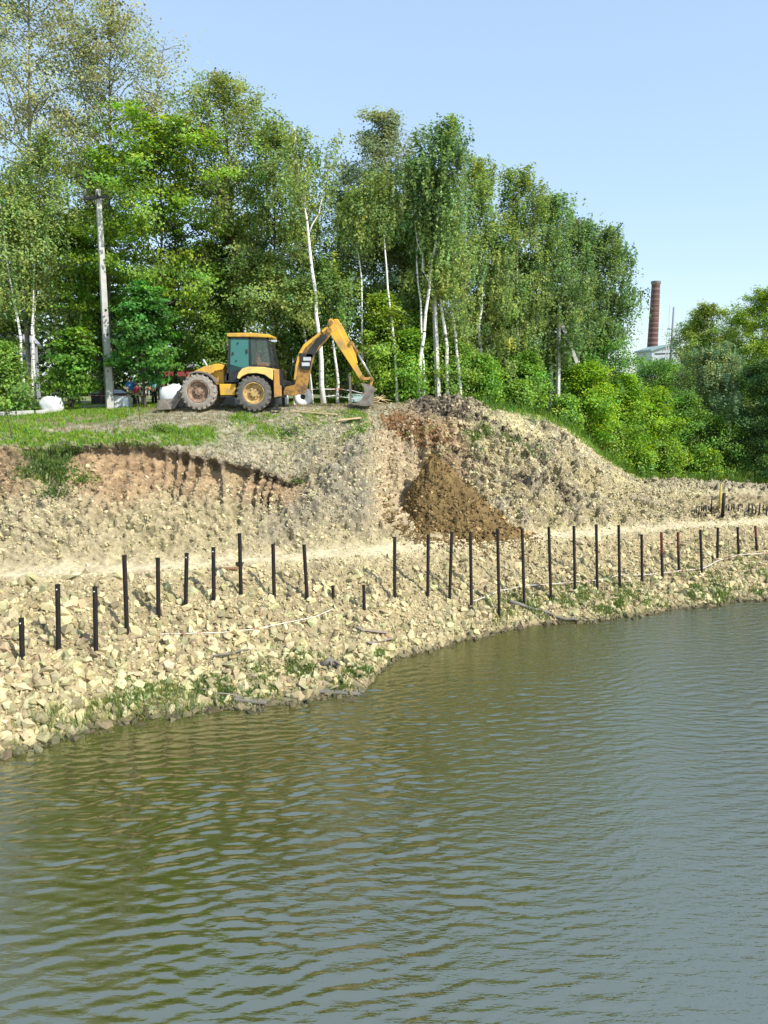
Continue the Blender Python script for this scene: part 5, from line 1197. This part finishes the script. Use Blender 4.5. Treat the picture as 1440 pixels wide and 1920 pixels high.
tm = plain('teal_paint', (.42, .58, .56), .6); MB().box(.05, .95, -.05, .05, .12, .36).build('panel', tm, t); MB().bar((0, 0, 0), (0, 0, .48), .07).build('leg', tm, t); MB().bar((1.0, 0, 0), (1.0, 0, .44), .07).build('leg', tm, t); MB().bar((0, 0, .44), (1.0, 0, .40), .05).build('rail', tm, t)
t = empty('brushwood', on_plateau(708, 34.0)); tag(t, 'bleached bare branches lying right of the digging bucket', 'branches'); rr = random.Random(5)
for k in range(7): MB().tube([(-.5, rr.uniform(-.2, .2), rr.uniform(.05, .2)), (0, rr.uniform(-.2, .2), rr.uniform(.1, .35)), (rr.uniform(.2, .6), rr.uniform(-.2, .2), rr.uniform(.05, .5))], [.035, .025, .01], 5).build('branch', MAT['plank'], t, smooth=True)
# tape lines
def air(px, py, Y): return at_y(px, py, Y)
rope('barrier_tape', 'upper white and pink tape from the boom to the digging bucket', [air(562, 730, 34.5), air(600, 729, 34.5), air(637, 729, 34.8), air(660, 732, 34.5), air(685, 738, 34.2)], .02, MAT['tape'], sag=.02)
rope('barrier_tape', 'lower white tape sagging between birch trunks to the teal barrier', [air(585, 743, 34.5), air(633, 741, 34.8), air(655, 746, 34.5), air(674, 748, 34.4)], .02, MAT['white'], sag=.03)
rope('barrier_tape', 'red and white tape behind the left pole', [air(165, 741, 36), air(205, 742, 36), air(245, 741, 36)], .022, plain('redtape', (.55, .18, .18), .5, dirt=(.8, .75, .7), dirt_amt=1, thr=(.5, .52)))
# kerb in the lawn
def kerb(label, pts, w, h, mat, name='kerb'):
    mb = MB(); P = [on_plateau(px, Y) for px, Y in pts]
    for a, b in zip(P[:-1], P[1:]): mb.bar(a + Vector((0, 0, h * .3)), b + Vector((0, 0, h * .3)), w, h)
    o = mb.build(name, MAT[mat], bevel=.01); tag(o, label, 'kerb'); return o
kerb('broken pale concrete kerb along the lawn at far left', [(-20, 31.6), (30, 31.9), (62, 32.3)], .22, .28, 'concrete')
kerb('pale kerb stretch below the white sack', [(66, 32.4), (92, 32.7), (118, 33.0)], .22, .24, 'concrete')
kerb('long pale kerb behind the left pole', [(150, 35.6), (200, 36.2), (246, 36.8)], .25, .26, 'concrete')
# sapling sticks
for lb, px, py, hh in (('thin young sapling stake on the lawn before the people', 263, 791, .95), ('thin stake on the lawn at far left', 22, 826, 1.0)):
    p = hit(px, py); t = empty('sapling', p); tag(t, lb, 'sapling'); MB().tube([(0, 0, -.05), (-.03, 0, hh * .5), (-.1, 0, hh)], [.022, .018, .01], 6).build('stem', MAT['bark'], t)
    rng = np.random.default_rng(3); P = rng.normal(size=(26, 3)) * .09 + np.array([-.09, 0, hh]); V, F = leaf_quads(P, np.full(26, .07), rng); arr_mesh('foliage', V, [F], MAT['leaf'], t, colors=np.tile([.08, .12, .03], (len(V), 1)))
# sheds glimpsed through the trees
def shed(name, label, px0, px1, pyt, Y, mat, roof, roofh, d=3):
    A = on_plateau((px0 + px1) / 2, Y); w = (px1 - px0) / FPX * Y; h = at_y((px0 + px1) / 2, pyt, Y).z - A.z; t = empty(name, A); tag(t, label, 'shed')
    MB().box(-w / 2, w / 2, 0, d, -.1, h).build('wall', mat, t); MB().prism([(-w / 2 - .15, h), (w / 2 + .15, h), (w * .25, h + roofh), (-w * .25, h + roofh)], -.15, d + .15).build('roof', roof, t); MB().box(-w * .18, w * .12, -.04, -.005, 0, h * .75).build('door', MAT['dark'], t)
shed('garden_shed', 'grey shed roof glimpsed between the left birches', 8, 38, 640, 48, MAT['roofgrey'], MAT['roofgrey'], .5)
shed('garden_shed', 'dark red wall glimpsed behind the digger bonnet', 305, 378, 690, 50, MAT['redwall'], MAT['roofgrey'], .3)
shed('garden_shed', 'blue sheeted box behind the bush at far left', -8, 18, 668, 45, MAT['bluewall'], MAT['bluewall'], .2)
shed('garden_shed', 'dark low hut behind the tape left of the pole', 172, 200, 738, 44, MAT['dark'], MAT['roofgrey'], .2)

# ------------------------------------------------------------------ people
def person(label, px, Y, h, shirt, trousers, hair, pose='stand', rz=0):
    p = on_plateau(px, Y); s = h / 1.7; t = empty('person', p, rz); t.scale = (s, s, s); tag(t, label, 'person')
    if pose == 'bend':
        J = dict(pel=(0, 0, .92), ch=(0, -.32, 1.18), nk=(0, -.46, 1.28), hd=(0, -.57, 1.32), hd2=(0, -.64, 1.36), ls=(-.18, -.38, 1.22), rs=(.18, -.38, 1.22), le=(-.2, -.42, .95), re=(.2, -.44, .95), lh=(-.16, -.5, .7), rh=(.16, -.5, .7), lk=(-.1, -.04, .5), rk=(.1, .02, .5), lf=(-.1, .02, .07), rf=(.1, .08, .07), lt=(-.1, -.14, .04), rt=(.1, -.08, .04))
    else:
        J = dict(pel=(0, 0, .92), ch=(0, .0, 1.28), nk=(0, -.01, 1.46), hd=(0, -.03, 1.56), hd2=(0, -.03, 1.66), ls=(-.19, 0, 1.38), rs=(.19, 0, 1.38), le=(-.26, .02, 1.1), re=(.26, -.02, 1.1), lh=(-.24, -.14, .88), rh=(.22, -.2, .95), lk=(-.1, -.02, .5), rk=(.11, 0, .5), lf=(-.1, .03, .07), rf=(.12, .03, .07), lt=(-.11, -.13, .04), rt=(.14, -.13, .04))
    def skin(name, names, edges, rad, mat, parent):
        me = bpy.data.meshes.new(name); me.from_pydata([J[k] for k in names], [(names.index(a), names.index(b)) for a, b in edges], []); me.materials.append(mat)
        o = bpy.data.objects.new(name, me); COL.objects.link(o); o.parent = parent; m = o.modifiers.new('skin', 'SKIN'); m.use_smooth_shade = True
        if not me.skin_vertices: 
            bm = bmesh.new(); bm.from_mesh(me); bm.verts.layers.skin.verify(); bm.to_mesh(me); bm.free()
        for i, k in enumerate(names): r_ = rad[k]; me.skin_vertices[0].data[i].radius = r_ if isinstance(r_, tuple) else (r_, r_); me.skin_vertices[0].data[i].use_root = (i == 0)
        sb = o.modifiers.new('sub', 'SUBSURF'); sb.levels = 2; sb.render_levels = 2; return o
    E = [('pel', 'ch'), ('ch', 'nk'), ('nk', 'hd'), ('hd', 'hd2'), ('ch', 'ls'), ('ch', 'rs'), ('ls', 'le'), ('rs', 're'), ('le', 'lh'), ('re', 'rh'), ('pel', 'lk'), ('pel', 'rk'), ('lk', 'lf'), ('rk', 'rf'), ('lf', 'lt'), ('rf', 'rt')]
    R = dict(pel=(.13, .11), ch=(.14, .11), nk=.055, hd=.10, hd2=.095, ls=.065, rs=.065, le=.042, re=.042, lh=.035, rh=.035, lk=.06, rk=.06, lf=.045, rf=.045, lt=.035, rt=.035)
    body = skin('body', list(J.keys()), E, R, MAT['skin'], t)
    sn = ['ch', 'pel', 'ls', 'rs', 'le', 're']; skin('shirt', sn, [('pel', 'ch'), ('ch', 'ls'), ('ch', 'rs'), ('ls', 'le'), ('rs', 're')], dict(ch=(.17, .14), pel=(.16, .135), ls=.085, rs=.085, le=.06, re=.06), shirt, t)
    tn = ['pel', 'lk', 'rk', 'lf', 'rf']; skin('trousers', tn, [('pel', 'lk'), ('pel', 'rk'), ('lk', 'lf'), ('rk', 'rf')], dict(pel=(.155, .13), lk=.08, rk=.08, lf=.07, rf=.07), trousers, t)
    hb = MB(); hc = Vector(J['hd']).lerp(Vector(J['hd2']), .6) + Vector((0, .015, .02)); pts = [(0, 0, -.10), (0, 0, -.04), (0, 0, .04), (0, 0, .10), (0, 0, .125)]
    hb.tube([hc + Vector(q) for q in pts], [.095, .118, .118, .08, .02], 12); hb.build('hair', hair, t, smooth=True)
    return t
dk = flat('dark_cloth', (.02, .02, .03)); wh = flat('white_cloth', (.8, .8, .8)); bl = flat('blue_cloth', (.06, .22, .55)); rd = flat('red_cloth', (.40, .03, .08)); tq = flat('turquoise_cloth', (.18, .50, .48))
hr = flat('brown_hair', (.05, .03, .02)); bh_ = flat('fair_hair', (.40, .24, .11))
person('person in a blue top and dark trousers nearest the left pole', 248, 38.5, 1.45, bl, dk, hr, rz=.5)
person('person in a dark red top between the blue and white ones', 258, 37.5, 1.12, rd, dk, hr, rz=-.4)
person('person bending forward in a white top and dark trousers', 268, 36.2, 1.05, wh, dk, bh_, 'bend', rz=1.3)
person('person in a turquoise top under the small leaning tree', 290, 39.5, 1.5, tq, dk, hr, rz=.9)
person('person in white behind the one in turquoise', 302, 41.0, 1.55, wh, bl, bh_, rz=-.9)

# ------------------------------------------------------------------ stakes on the flat rubble at the far right
def stake(label, px, pyt, pyb, w, mat, group=None, name='wooden_stake', extra=None):
    b = hit(px, pyb); tpt = at_y(px, pyt, b.y); L = tpt.z - b.z; t = empty(name, b); tag(t, label, 'stake', group); MB().tube([(0, 0, -.15), (0, 0, L)], [w / 2, w / 2 * .9], 8).build('shaft', mat, t, smooth=True); 
    MB().tube([(0, 0, L), (0, 0, L + .02)], [w / 2 * .8, w / 2 * .5], 8).build('top_end', mat, t)
stake('yellow topped stake standing on the far right rubble', 1349, 908, 950, .11, flat('yellow_paint', (.45, .36, .06)))
stake('tall black post beside the yellow stake', 1355, 925, 963, .17, MAT['steel'])
stake('thin black rod left of the yellow stake', 1333, 930, 962, .07, MAT['steel'])
for i, px in enumerate(np.linspace(1306, 1328, 6)): stake('short black stake in the cluster left of the yellow stake', float(px), 949, 962, .06, MAT['steel'], 'short black stakes left of the yellow stake')
for i, px in enumerate((1361, 1366, 1371, 1376, 1384, 1391)): stake('short black stake in the cluster right of the tall black post', px, 947, 960 - (i % 2) * 3, .06, MAT['steel'], 'short black stakes right of the yellow stake')
for i, px in enumerate(np.linspace(1403, 1437, 6)): stake('short black stake in the fan cluster at the right edge', float(px), 944 + (i % 3) * 3, 963, .07, MAT['steel'], 'short black stakes at the right edge')
print('objects', len(bpy.data.objects))
